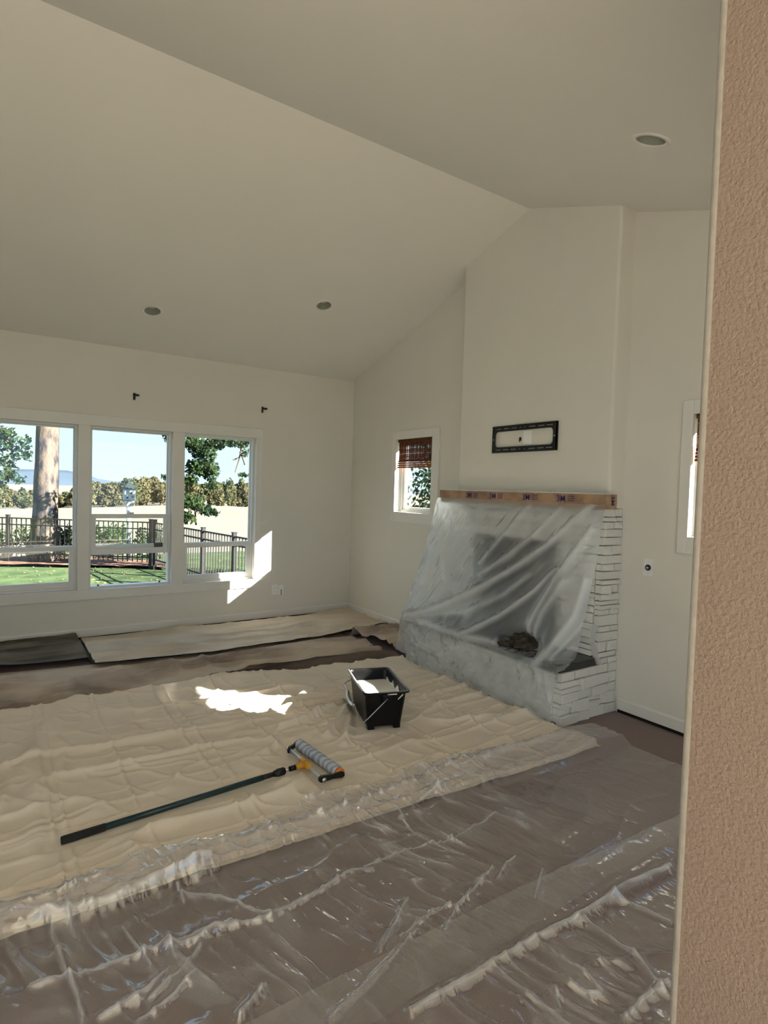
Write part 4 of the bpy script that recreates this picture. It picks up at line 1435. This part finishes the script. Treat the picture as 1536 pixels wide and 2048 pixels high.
X, Y, T = cloth_grid(x0, x1, [(-4.7, -4.77), (-2.9, -4.775), (-1.9, -4.795), (-0.4, -4.86)], [(-4.7, -5.74), (-0.4, -5.74)], 0.006)
calm = 0.25 + 0.75 * np.clip((-Y - 4.98) / 0.06, 0, 1)
H = 0.046 * np.clip((Y + 5.05) / 0.1, 0, 1) * 0.5 + 0.008 + film_h(X, Y, 90, calm)
PL = 0.8 * film_h.crest + 0.07 * np.clip((Y + 4.95) / 0.02, 0, 1)
for pts, a, w in (([(821, 2042), (940, 1975), (1059, 1899), (1150, 1850), (1249, 1785), (1340, 1740)], 0.035, 0.022),
                  ([(1170, 1850), (1220, 1880), (1280, 1930), (1330, 1990)], 0.022, 0.018), ([(1230, 1800), (1290, 1820), (1340, 1845)], 0.02, 0.014),
                  ([(1250, 2040), (1290, 2000), (1335, 1970)], 0.03, 0.02), ([(1110, 1990), (1120, 2030)], 0.02, 0.014)):
    D_ = segdist(X, Y, fl(pts, 0.015))
    H += 0.8 * a * np.exp(-np.abs(D_ / (0.8 * w)) ** 1.4)
    PL = np.maximum(PL, 0.75 * np.exp(-(D_ / (0.45 * w)) ** 2) * (0.35 + 0.65 * fbm(X * 11, Y * 11, 5)))
# where it overlaps the first sheet it lies on top of it
iu = np.clip((X - X1[0, 0]) / (X1[0, -1] - X1[0, 0]) * (X1.shape[1] - 1), 0, X1.shape[1] - 1.001)
i0 = iu.astype(int)
fu = iu - i0
yf1 = Y1[0, i0] * (1 - fu) + Y1[0, i0 + 1] * fu
yn1 = Y1[-1, i0] * (1 - fu) + Y1[-1, i0 + 1] * fu
tv_ = np.clip((yf1 - Y) / (yf1 - yn1) * (X1.shape[0] - 1), 0, X1.shape[0] - 1.001)
j0 = tv_.astype(int)
fv = tv_ - j0
hu = np.maximum(np.maximum(H1[j0, i0], H1[j0, i0 + 1]), np.maximum(H1[j0 + 1, i0], H1[j0 + 1, i0 + 1]))
H = np.maximum(H, (hu + 0.007) * np.clip(1 - (yn1 - 0.010 - Y) / 0.06, 0, 1))
p2 = empty('clear_plastic_sheet', (-2.5, -5.2, 0))
tag(p2, 'clear plastic sheet nearest the opening, overlapping the crinkled sheet in a smooth band', 'plastic sheet')
pleat_glint(grid_mesh('film', np.stack([X + 2.5, Y + 5.2, H], -1), M_FILM, p2), PL)

# ------------------------------------------------------------------ paint bucket
BK = Vector((-1.605, -3.095, 0))
BROT = -math.radians(18.5)
bz = 0.029
bk_root = empty('paint_bucket', (BK.x, BK.y, bz), BROT)
tag(bk_root, 'black rectangular paint bucket holding white wall paint', 'paint bucket')


def rrect(hx, hy, r, z, n=5, cx=0, cy=0):
    out = []
    for sx, sy, a0 in ((1, 1, 0), (-1, 1, 90), (-1, -1, 180), (1, -1, 270)):
        for k in range(n):
            a = math.radians(a0 + 90 * k / (n - 1))
            out.append((cx + sx * (hx - r) + r * math.cos(a), cy + sy * (hy - r) + r * math.sin(a), z))
    return out


ZT = 0.252
body = MB().loft([rrect(0.095, 0.185, 0.02, 0.022), rrect(0.112, 0.208, 0.025, 0.024), rrect(0.124, 0.222, 0.028, 0.13), rrect(0.136, 0.238, 0.03, ZT - 0.012),
                  rrect(0.152, 0.256, 0.03, ZT - 0.010), rrect(0.155, 0.259, 0.03, ZT - 0.003), rrect(0.152, 0.256, 0.03, ZT), rrect(0.138, 0.242, 0.028, ZT),
                  rrect(0.133, 0.236, 0.028, ZT - 0.012), rrect(0.118, 0.216, 0.025, 0.10), rrect(0.108, 0.204, 0.02, 0.032), rrect(0.09, 0.18, 0.02, 0.030)], True)
body.build('bucket_body', M_BLACKP, bk_root, smooth=False, bevel=0)
for sx in (-1, 1):
    for sy in (-1, 1):
        MB().box(sx * 0.085 - 0.022, sx * 0.085 + 0.022, sy * 0.18 - 0.022, sy * 0.18 + 0.022, 0.0, 0.03).build('foot', M_BLACKP, bk_root, bevel=0.003)
MB().loft([rrect(0.1235, 0.2235, 0.024, 0.160), rrect(0.1252, 0.2255, 0.024, 0.176), rrect(0.1235, 0.2235, 0.024, 0.1765)], True).build('paint', M_PAINT, bk_root)
# white marks for the clear liner's reflections above the paint level
sm_ = MB()
r = random.Random(4)
for k in range(26):
    y = -0.225 + 0.45 * k / 25
    h = 0.012 + 0.035 * (0.5 + 0.5 * math.sin(k * 0.9)) * (1 if k < 16 else 0.4)
    y2 = y + 0.018
    sm_.add([(0.1290, y, 0.170), (0.1290, y2, 0.170), (0.1290 + 0.06 * h, y2, 0.174 + h), (0.1290 + 0.06 * h, y, 0.174 + h)], [(0, 1, 2, 3)])
sm_.v = [(x - 0.0045, y * 0.97, z) for x, y, z in sm_.v]
sm_.build('liner_glint', M_PAINT, bk_root)
rp = MB()
for k in range(9):
    yy_ = -0.2 + 0.05 * k
rim = MB().tube([(-0.146, -0.20, ZT + 0.001), (-0.147, 0.0, ZT + 0.0015), (-0.146, 0.225, ZT + 0.001)], [0.004, 0.006, 0.007], 8)
rim.build('rim_paint', M_PAINT, bk_root, smooth=True)
MB().tube([(0.128, 0.226, 0.172), (0.132, 0.231, 0.22), (0.134, 0.2335, 0.246)], [0.011, 0.009, 0.008], 8).build('corner_drip', M_PAINT, bk_root, smooth=True)
for a, b in (((0.10, -0.262, 0.238), (0.07, -0.256, 0.205)), ((0.06, -0.262, 0.242), (0.0, -0.262, 0.242))):
    MB().tube([a, b], [0.004, 0.003], 6).build('paint_drip', M_PAINT, bk_root, smooth=True)
# bail: pivots on the two short ends, folded down over the long left side
hp = [(0.0, -0.262, 0.215), (-0.06, -0.272, 0.165), (-0.125, -0.275, 0.105), (-0.155, -0.27, 0.080), (-0.172, -0.24, 0.085), (-0.172, -0.15, 0.120), (-0.172, -0.09, 0.135)]
MB().tube(hp, 0.0032, 8).build('bail_wire', M_STEEL, bk_root, smooth=True)
hp2 = [(0.0, 0.262, 0.215), (-0.06, 0.272, 0.19), (-0.125, 0.275, 0.165), (-0.155, 0.27, 0.155), (-0.172, 0.24, 0.150), (-0.172, 0.15, 0.150), (-0.172, 0.09, 0.15)]
MB().tube(hp2, 0.0032, 8).build('bail_wire', M_STEEL, bk_root, smooth=True)
MB().tube([(-0.172, -0.10, 0.133), (-0.180, -0.085, 0.125), (-0.184, -0.02, 0.118), (-0.184, 0.05, 0.128), (-0.178, 0.09, 0.146), (-0.172, 0.10, 0.150)], [0.008, 0.012, 0.013, 0.013, 0.011, 0.008], 10).build('bail_grip', M_STEEL, bk_root, smooth=True)
for s in (-1, 1):
    MB().box(-0.03, 0.03, s * 0.245 - 0.012, s * 0.245 + 0.018 * (1 if s > 0 else 0.2), 0.20, 0.235).build('pivot_boss', M_BLACKP, bk_root, bevel=0.004)

# ------------------------------------------------------------------ roller on its pole
RL0, RL1 = Vector(onz(597, 1487, 0.060)), Vector(onz(681, 1546, 0.060))
rad_r = 0.030
zf = max(floor_h_main(RL0.x + (RL1.x - RL0.x) * t, RL0.y + (RL1.y - RL0.y) * t) for t in np.linspace(0, 1, 12))
RL0.z = RL1.z = zf + rad_r + 0.002
ro = empty('paint_roller', ((RL0.x + RL1.x) / 2, (RL0.y + RL1.y) / 2, zf))
tag(ro, 'wide paint roller with striped blue cover on a long dark pole', 'paint roller')
RO = Vector(ro.location)


def rpart(m, name, mt, smooth=True, bevel=0):
    m.v = [tuple(Vector(p) - RO) for p in m.v]
    return m.build(name, mt, ro, smooth=smooth, bevel=bevel)


ax = (RL1 - RL0).normalized()
n_st = 60
M_ROLL = bpy.data.materials.new('roller_nap')
M_ROLL.use_nodes = True
nt = M_ROLL.node_tree
b = nt.nodes['Principled BSDF']
b.inputs['Roughness'].default_value = 0.95
b.inputs['Specular IOR Level'].default_value = 0.05
tc = nt.nodes.new('ShaderNodeTexCoord')
wv = nt.nodes.new('ShaderNodeTexWave')
wv.wave_type = 'BANDS'
wv.bands_direction = 'Y'
wv.inputs['Scale'].default_value = 7.0
wv.inputs['Distortion'].default_value = 9
wv.inputs['Detail'].default_value = 3
rp_ = nt.nodes.new('ShaderNodeValToRGB')
rp_.color_ramp.elements[0].color = (0.33, 0.39, 0.49, 1)
rp_.color_ramp.elements[1].color = (0.60, 0.63, 0.69, 1)
rp_.color_ramp.elements[0].position = 0.25
rp_.color_ramp.elements[1].position = 0.8
nt.links.new(tc.outputs['Object'], wv.inputs['Vector'])
nt.links.new(wv.outputs['Fac'], rp_.inputs[0])
nt.links.new(rp_.outputs[0], b.inputs['Base Color'])
pts = [RL0 + (RL1 - RL0) * t for t in np.linspace(0, 0.955, n_st)]
rr = [rad_r * (1 + 0.03 * math.sin(k * 1.9) + 0.02 * math.sin(k * 4.1)) * (0.8 if k in (0, n_st - 1) else 1) for k in range(n_st)]
rpart(MB().tube(pts, rr, 20), 'roller_cover', M_ROLL)
rpart(MB().tube([RL0 + (RL1 - RL0) * 0.955, RL1], 0.026, 18), 'end_cap', M_ORANGE)
FB0, FB1 = Vector(onz(580, 1500, 0.062)), Vector(onz(645, 1557, 0.062))
FB0.z = FB1.z = zf + 0.035
FB0 = FB0 - (FB1 - FB0) * 0.02
rpart(MB().tube([FB0, FB1], 0.0115, 14), 'frame_tube', M_STEEL)


def arm(a, b):
    d = (b - a)
    L = d.length
    d.normalize()
    s = ax
    u = Vector((0, 0, 1))
    m = MB()
    rings = []
    for t, hw, hh in ((-0.022, 0.006, 0.009), (-0.012, 0.008, 0.016), (0.0, 0.008, 0.018), (L * 0.5, 0.006, 0.012), (L, 0.007, 0.016), (L + 0.014, 0.006, 0.009)):
        c = a + d * t
        rings.append([c + s * hw + u * hh, c - s * hw + u * hh, c - s * hw - u * hh, c + s * hw - u * hh])
    m.loft(rings, True)
    return m


rpart(arm(FB0, RL0 - ax * 0.014), 'side_arm', M_BLACK, smooth=False, bevel=0.002)
rpart(arm(FB1, RL1 + ax * 0.012), 'side_arm', M_BLACK, smooth=False, bevel=0.002)
for p, q in ((FB0, -1), (FB1, 1)):
    rpart(MB().tube([p + ax * q * 0.008, p + ax * q * 0.022], 0.012, 12), 'wing_knob', M_CHROME)
HUB = FB0 + (FB1 - FB0) * 0.52
PE = Vector(onz(122, 1688, 0.03))
PE.z = floor_h_main(PE.x, PE.y) + 0.0176
pd = (PE - HUB)
PL = pd.length
pd.normalize()
hub = MB().tube([FB0 + (FB1 - FB0) * 0.38, FB0 + (FB1 - FB0) * 0.42, FB0 + (FB1 - FB0) * 0.62, FB0 + (FB1 - FB0) * 0.66], [0.016, 0.021, 0.021, 0.016], 14)
hub.tube([HUB, HUB + pd * 0.03, HUB + pd * 0.062], [0.022, 0.019, 0.016], 14)
rpart(hub, 'hub', M_YELLOW)
rpart(MB().tube([HUB + pd * (0.060 + 0.004 * k) for k in range(10)], [0.0145 if k % 2 else 0.0115 for k in range(10)], 12), 'threaded_ferrule', M_GRIP, smooth=False)
rpart(MB().tube([HUB + pd * 0.096, HUB + pd * 0.128], 0.0095, 12), 'chrome_shaft', M_CHROME)
rpart(MB().tube([HUB + pd * 0.125, HUB + pd * 0.132, HUB + pd * 0.165, HUB + pd * 0.178, HUB + pd * 0.19], [0.015, 0.020, 0.0205, 0.017, 0.014], 14), 'lock_collar', M_GRIP)
rpart(MB().tube([HUB + pd * 0.186, HUB + pd * 0.26], 0.0125, 12), 'inner_pole', M_BLACK)
rpart(MB().tube([HUB + pd * 0.25, HUB + pd * (PL - 0.16)], 0.0145, 14), 'pole', M_POLE)
rpart(MB().tube([HUB + pd * (PL - 0.17), HUB + pd * (PL - 0.01), HUB + pd * PL], [0.0165, 0.0175, 0.0165], 14), 'end_grip', M_GRIP)

# ------------------------------------------------------------------ outside: ground, fence, birdhouse, trees
GZ = -0.42
gx = np.linspace(-14, 30, 45)
gy = np.concatenate([np.linspace(-30, 10.5, 42)])
GX, GY = np.meshgrid(gx, gy)
GZg = np.full(GX.shape, GZ) - 0.02 * fbm(GX * 0.8, GY * 0.8, 3)
struct(grid_mesh('lawn', np.stack([GX, GY, GZg], -1), M_LAWN), 'green lawn around the house')
fy = np.array([10.4, 12, 16, 25, 45, 80, 130, 175, 260])
fz = np.array([-0.44, -0.55, -0.75, -1.1, -1.9, -3.2, -4.75, -5.6, -7.5])
fx = np.linspace(-120, 160, 29)
FX, FY = np.meshgrid(fx, fy)
FZ = np.repeat(fz[:, None], len(fx), 1) + 1.1 * np.exp(-((FX - 38) / 22) ** 2) * (FY > 60)
struct(grid_mesh('field', np.stack([FX, FY, FZ], -1), M_FIELD), 'dry yellow field beyond the fence')
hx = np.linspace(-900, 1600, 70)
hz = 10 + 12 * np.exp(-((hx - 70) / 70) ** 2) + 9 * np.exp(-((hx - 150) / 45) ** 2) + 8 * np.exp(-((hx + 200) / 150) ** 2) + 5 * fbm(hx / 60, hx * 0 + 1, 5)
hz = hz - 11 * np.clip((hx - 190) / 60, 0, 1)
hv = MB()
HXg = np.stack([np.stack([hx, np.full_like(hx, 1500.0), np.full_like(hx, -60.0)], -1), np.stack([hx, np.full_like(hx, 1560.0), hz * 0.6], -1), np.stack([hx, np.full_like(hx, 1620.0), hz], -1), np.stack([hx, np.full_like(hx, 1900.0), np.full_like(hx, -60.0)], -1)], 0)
struct(grid_mesh('hills', HXg, M_HILL), 'wooded hills tinted haze blue on the horizon')
# far plain closing the ground between field and hills
struct(MB().add([(-900, 255, -7.6), (1600, 255, -7.6), (1600, 1560, -12), (-900, 1560, -12)], [(0, 1, 2, 3)]).build('plain', M_FIELD), 'plain in front of the hills')
# bed of leaf litter along the fence
lx = np.linspace(0, 1, 60)
LB = np.stack([np.interp(lx, [0, 0.55, 1], [-5.2, -1.2, -0.4]), np.interp(lx, [0, 0.55, 1], [10.3, 8.2, 7.5])], -1)
rows = []
for off in np.linspace(-0.25, 1.3, 10):
    rows.append(np.stack([LB[:, 0] + 0.1 * off, LB[:, 1] + off, GZ + 0.03 + 0.05 * fbm(LB[:, 0] * 3, LB[:, 1] * 3 + off * 5, 4)], -1))
struct(grid_mesh('mulch_bed', np.stack(rows, 0), M_MULCH), 'reddish leaf litter bed under the fence')
struct(MB().box(-12, RX0 - 0.17, -10, 1, -0.41, -0.06).build('patio', M_CONC), 'unseen concrete patio added outside the daylight openings')  # unseen, added to reflect daylight in through the left openings


def fence(name, P, ztop, zbot, label, nposts):
    P = [Vector((*p, 0)) for p in P]
    root = empty(name, (P[0].x, P[0].y, GZ))
    tag(root, label, 'fence')
    o = Vector(root.location)
    a, b = P[0], P[1]
    L = (b - a).length
    d = (b - a).normalized()
    rot = math.atan2(d.y, d.x)

    def bar(t0, t1, z0, z1, w, nm, me=None):
        m = MB()
        R = Matrix.Translation(a - o) @ Matrix.Rotation(rot, 4, 'Z')
        m.box(t0, t1, -w / 2, w / 2, z0, z1, R)
        return m.build(nm, M_FENCE, root)
    for z in (ztop, ztop - 0.15, zbot + 0.12):
        bar(0, L, z - 0.028, z, 0.028, 'rail')
    pm = MB().box(-0.009, 0.009, -0.009, 0.009, 0.0, ztop - zbot + 0.0)
    n = int(L / 0.114)
    ob = pm.build('picket', M_FENCE, root)
    me = ob.data
    for k in range(n):
        if k:
            ob = bpy.data.objects.new('picket', me)
            COL.objects.link(ob)
            ob.parent = root
        p = a + d * (0.06 + k * 0.114) - o
        ob.location = (p.x, p.y, zbot - o.z)
        ob.rotation_euler = (0, 0, rot)
    for k in range(nposts):
        t = L * k / (nposts - 1)
        m = MB()
        R = Matrix.Translation(a - o) @ Matrix.Rotation(rot, 4, 'Z')
        m.box(t - 0.034, t + 0.034, -0.034, 0.034, GZ, ztop + 0.05, R)
        m.box(t - 0.042, t + 0.042, -0.042, 0.042, ztop + 0.05, ztop + 0.065, R)
        m.build('post', M_FENCE, root)


fence('metal_fence', [(-4.75, 10.65), (-0.72, 7.62)], 0.65, -0.27, 'dark metal picket fence behind the lawn, crossing before the tree trunk', 4)
fence('metal_fence', [(-0.66, 7.5), (-0.02, 2.4)], 0.65, -0.30, 'dark metal picket fence running towards the house, beside the leafy oak', 5)

# birdhouse on a post behind the fence
bh = ony(258, 1000, 9.3)
bho = empty('birdhouse', (bh[0], 9.3, GZ))
tag(bho, 'small white birdhouse with dark pointed roof on a white post', 'birdhouse')
zb_ = bh[2] - GZ
MB().box(-0.045, 0.045, -0.045, 0.045, 0, zb_).build('post', M_BHOUSE, bho, bevel=0.004)
MB().loft([[(-0.12, -0.12, zb_ - 0.02), (0.12, -0.12, zb_ - 0.02), (0.12, 0.12, zb_ - 0.02), (-0.12, 0.12, zb_ - 0.02)], [(-0.05, -0.05, zb_ - 0.18), (0.05, -0.05, zb_ - 0.18), (0.05, 0.05, zb_ - 0.18), (-0.05, 0.05, zb_ - 0.18)]], True).build('bracket', M_BHOUSE, bho)
hb = MB().box(-0.125, 0.125, -0.125, 0.125, zb_, zb_ + 0.27)
bo = hb.build('box', M_BHOUSE, bho, bevel=0.004)
MB().loft([[(-0.17, -0.17, zb_ + 0.27), (0.17, -0.17, zb_ + 0.27), (0.17, 0.17, zb_ + 0.27), (-0.17, 0.17, zb_ + 0.27)], [(-0.005, -0.005, zb_ + 0.47), (0.005, -0.005, zb_ + 0.47), (0.005, 0.005, zb_ + 0.47), (-0.005, 0.005, zb_ + 0.47)]], True).build('roof', M_BROOF, bho)
for xx_, zz_ in ((0.03, 0.17), (-0.06, 0.06), (0.06, 0.09)):
    m = MB().lathe([(0.026, 0), (0.026, 0.004), (0.02, 0.004)], 14)
    m.v = [(xx_ + x, -0.125 - z, zb_ + zz_ + y) for x, y, z in m.v]
    m.build('entrance_hole', M_BLACK, bo)


def leaf_cloud(pts, size, seed, aspect=0.6):
    r = np.random.default_rng(seed)
    n = len(pts)
    a = r.normal(size=(n, 3))
    a /= np.linalg.norm(a, axis=1)[:, None]
    b = r.normal(size=(n, 3))
    b -= (b * a).sum(1)[:, None] * a
    b /= np.linalg.norm(b, axis=1)[:, None]
    c = np.cross(a, b)
    s = (size * r.uniform(0.6, 1.3, n))[:, None]
    v = np.stack([pts - a * s, pts + b * s * aspect + c * s * 0.2, pts + a * s, pts - b * s * aspect + c * s * 0.2], 1).reshape(-1, 3)
    f = np.arange(n * 4).reshape(n, 4)
    m = MB()
    m.v = [tuple(p) for p in v]
    m.f = [tuple(q) for q in f.tolist()]
    return m


def raw_build(m, name, material, parent):
    me = bpy.data.meshes.new(name)
    me.from_pydata(m.v, [], m.f)
    return link(name, me, material, parent)


def cluster_pts(centres, n, seed):
    """centres: list of (x, y, z, rx, ry, rz)"""
    r = np.random.default_rng(seed)
    c = np.array(centres)
    w = c[:, 3] * c[:, 5]
    k = r.choice(len(c), n, p=w / w.sum())
    d = r.normal(size=(n, 3))
    d /= np.linalg.norm(d, axis=1)[:, None]
    d *= (r.uniform(0, 1, n) ** 0.45)[:, None]
    return c[k, :3] + d * c[k, 3:6]


# the big trunk behind the fence
tr = empty('oak_tree', (-2.70, 9.6, GZ))
tag(tr, 'thick pale tree trunk with hanging oak leaves just behind the metal fence', 'tree')
rings = []
for z in np.linspace(0, 7.5, 60):
    R0 = np.interp(z, [0, 0.5, 1.2, 2.2, 3.5, 7.5], [0.37, 0.30, 0.265, 0.25, 0.235, 0.20])
    ring_ = []
    for k in range(40):
        a = 2 * math.pi * k / 40
        rr_ = R0 * (1 + 0.05 * math.sin(3 * a + z * 0.8) + 0.05 * (float(vn(np.array(a * 3.2), np.array(z * 2.6), 5)) - 0.5) + 0.06 * (float(vn(np.array(a * 9), np.array(z * 1.5), 6)) - 0.5))
        ring_.append((rr_ * math.cos(a) + 0.02 * z, rr_ * math.sin(a), z))
    rings.append(ring_)
MB().loft(rings, True).build('trunk', M_BARK, tr, smooth=True)
O = np.array([-2.70, 9.6, GZ])
cl = []
for u, v, ru, rv in ((10, 870, 22, 18), (30, 900, 20, 20), (52, 885, 10, 16), (15, 925, 16, 14), (5, 955, 14, 12), (38, 960, 16, 9), (55, 910, 7, 14), (22, 945, 14, 14), (-20, 880, 25, 50), (8, 990, 3, 3)):
    p = ony(u, v, 9.0)
    cl.append((*p, ru / 83, 0.35, rv / 83))
pts = cluster_pts(cl, 900, 3)
raw_build(leaf_cloud(pts - O, 0.055, 4), 'foliage', M_LEAF1, tr)
br = MB()
for q in ([(-4.6, 9.2, 4.4), (-4.0, 9.1, 3.3), (-3.75, 9.0, 2.6), (-3.7, 9.0, 2.1), (-3.62, 9.0, 1.5)], [(-3.75, 9.0, 2.6), (-3.5, 9.0, 2.4), (-3.2, 9.0, 2.2)], [(-3.7, 9.0, 2.1), (-3.5, 9.0, 1.8), (-3.35, 9.0, 1.5)]):
    br.tube([tuple(np.array(p) - O) for p in q], [0.02 - 0.0025 * k for k in range(len(q))], 6)
br.tube([(0.12, 0, 6.2), (-1.0, -0.2, 6.0), (-1.7, -0.35, 5.2), (-1.9, -0.4, 4.82)], [0.10, 0.06, 0.035, 0.02], 8)
br.build('branch', M_TWIG, tr)

# leafy oak at the right window
oak = empty('oak_tree', (0.75, 8.2, GZ))
tag(oak, 'leafy green oak hanging into the view of the window nearest the corner', 'tree')
O = np.array([0.75, 8.2, GZ])
cl = []
for u, v, ru, rv in ((385, 885, 24, 22), (410, 905, 26, 26), (435, 885, 26, 18), (392, 935, 22, 20), (420, 940, 18, 24), (460, 885, 16, 12), (485, 885, 12, 14), (492, 905, 8, 10), (425, 970, 10, 14), (380, 960, 16, 14), (490, 950, 7, 5), (340, 870, 14, 16), (336, 955, 10, 8),
                     (385, 1005, 20, 18), (410, 1020, 18, 14), (375, 1035, 14, 14), (425, 1025, 10, 8), (365, 1000, 16, 20)):
    p = ony(u, v, 7.2)
    cl.append((*p, ru / 96, 0.45, rv / 96))
pts = cluster_pts(cl, 3600, 8)
raw_build(leaf_cloud(pts - O, 0.05, 9), 'foliage', M_LEAF1, oak)
br = MB()
for q in ([(484, 860), (482, 900), (478, 920), (470, 945)], [(482, 905), (490, 930)], [(478, 915), (466, 920)], [(370, 860), (400, 900), (425, 950)], [(395, 870), (450, 885), (490, 880)], [(392, 1050), (390, 1020), (405, 1000)], [(390, 1020), (372, 990)]):
    br.tube([tuple(ony(u, v, 7.2) - O) for u, v in q], [0.022 - 0.003 * k for k in range(len(q))], 6)
tb = [(0, 0, 0), (0.05, -0.1, 1.2), (0.0, -0.3, 2.6), (-0.3, -0.7, 3.6)]
br.build('branch', M_TWIG, oak)
MB().tube([tuple(ony(352, v, 7.6) - O) for v in (1150, 1060, 960, 860, 780)], [0.14, 0.12, 0.10, 0.08, 0.06], 12).build('trunk', M_BARK, oak, smooth=True)

# shrubs behind the fence
for i, (u, v, Y_, w, h, lb) in enumerate(((205, 1075, 10.0, 0.45, 0.55, 'green shrub behind the fence beside the birdhouse post, on the trunk side'), (300, 1080, 9.0, 0.42, 0.50, 'green shrub behind the fence under the birdhouse, on the oak side'),
                                          (128, 1080, 10.2, 0.30, 0.45, 'small shrub growing at the foot of the thick trunk'), (240, 1085, 11.2, 0.30, 0.4, 'low shrub directly behind the birdhouse post'), (20, 1085, 11.0, 0.7, 0.5, 'grey green shrub beyond the fence on the far side of the trunk'))):
    c = ony(u, v, Y_)
    z0 = float(np.interp(Y_, fy, fz)) if Y_ > 10.4 else GZ
    s = empty('shrub', (c[0], Y_, z0))
    tag(s, lb, 'shrub', 'shrubs along the fence')
    pts = cluster_pts([(0, 0, 0.35, w, 0.35, 0.40), (w * 0.4, 0, 0.6, w * 0.5, 0.3, h * 0.6), (-w * 0.4, 0, 0.55, w * 0.5, 0.3, h * 0.6)], 650, 30 + i)
    pts[:, 2] = np.maximum(pts[:, 2], 0.03)
    raw_build(leaf_cloud(pts, 0.05, 40 + i), 'foliage', M_LEAF4, s)
    st = MB()
    for k in range(4):
        a = k * 1.7 + i
        st.tube([(0, 0, 0), (0.3 * w * math.cos(a), 0.1 * math.sin(a), 0.4), (0.6 * w * math.cos(a), 0.2 * math.sin(a), 0.8)], [0.012, 0.009, 0.004], 5)
    st.build('stem', M_TWIG, s)

# tree line beyond the field


def far_tree(x, y, z, w, h, m, i, lb):
    o = empty('field_tree', (x, y, z))
    tag(o, lb, 'tree', 'trees along the far edge of the field')
    r = random.Random(i)
    lumps = []
    for k in range(9):
        a = r.uniform(0, 6.28)
        q = r.uniform(0.0, 0.5)
        zz = r.uniform(0.22, 0.80)
        s = (1.0 - 0.45 * abs(zz - 0.4)) * r.uniform(0.30, 0.45)
        lumps.append((w * q * math.cos(a), w * q * math.sin(a) * 0.7, h * zz, w * s, w * s * 0.8, h * 0.22))
    pts = cluster_pts(lumps, 1500, i + 200)
    pts[:, 2] = np.clip(pts[:, 2], 0.05, None)
    raw_build(leaf_cloud(pts, 0.36, i + 300, 0.8), 'crown', m, o)
    MB().tube([(0, 0, 0), (0.1, 0, h * 0.35), (0.0, 0, h * 0.75)], [0.35, 0.25, 0.1], 8).build('trunk', M_TWIG, o)
    core = MB()
    for lx_, ly_, lz_, a_, b_, c_ in lumps:
        ring_ = [[(lx_ + 0.72 * a_ * math.cos(2 * math.pi * k / 10) * math.sin(t), ly_ + 0.72 * b_ * math.sin(2 * math.pi * k / 10) * math.sin(t), lz_ + 0.72 * c_ * math.cos(t)) for k in range(10)] for t in (0.15, 0.8, 1.57, 2.3, 3.0)]
        core.loft(ring_, True)
    core.build('inner_crown', m, o)


TL = []
rt = random.Random(12)
for i in range(44):
    u = -70 + i * 14.0
    Y_ = (140, 148, 156, 164)[i % 4] + rt.uniform(-1.5, 1.5)
    base_v = np.interp(u, [-50, 0, 100, 210, 340, 430, 520], [1026, 1024, 1022, 1020, 1012, 1019, 1022])
    top_v = np.interp(u, [-50, 0, 60, 130, 180, 230, 300, 345, 400, 460, 500, 540], [975, 968, 985, 985, 962, 962, 953, 957, 968, 952, 968, 960]) + rt.uniform(-4, 5)
    c = ony(u, base_v, Y_)
    zt = ony(u, top_v, Y_)[2]
    zg = float(np.interp(Y_, fy, fz)) + 1.1 * math.exp(-((c[0] - 38) / 22) ** 2)
    zg = min(zg, c[2] + 0.3)
    k = 0 if rt.random() < 0.55 else 1
    far_tree(c[0], Y_, zg, rt.uniform(2.6, 3.6), (zt - zg) * 1.05, (M_LEAF2, M_LEAF3)[k], i,
             ('autumn yellow tree in the row along the field edge', 'olive green tree in the row along the field edge')[k])

# garden tree outside the small side windows
gt = empty('garden_tree', (3.6, 3.4, GZ))
tag(gt, 'dark leafy tree seen through the small window by the corner', 'tree')
pts = cluster_pts([(0.2, -0.1, 1.5, 0.7, 0.6, 0.9), (0.4, -0.5, 2.4, 0.8, 0.7, 0.8), (0.7, -0.2, 2.0, 0.8, 0.7, 1.2), (0.1, -0.6, 2.9, 0.5, 0.5, 0.35), (0.5, 0, 3.4, 0.6, 0.6, 0.4)], 1900, 77)
raw_build(leaf_cloud(pts, 0.06, 78), 'foliage', M_LEAF1, gt)
MB().tube([(0.3, 0, 0), (0.3, -0.1, 1.2), (0.4, -0.2, 2.6)], [0.10, 0.08, 0.05], 10).build('trunk', M_TWIG, gt)

# fallen leaves scattered on the lawn
r2 = np.random.default_rng(5)
n = 700
pts = np.stack([r2.uniform(-6, 3, n), r2.uniform(3.5, 9.2, n), np.full(n, GZ + 0.012)], -1)
fm = leaf_cloud(pts, 0.035, 6)
fm.v = [(x, y, GZ + 0.004 + (z - GZ) * 0.35) for x, y, z in fm.v]
fo_ = raw_build(fm, 'fallen_leaves', M_LEAF5, None)
tag(fo_, 'brown fallen leaves scattered over the lawn', 'leaves', kind='stuff')
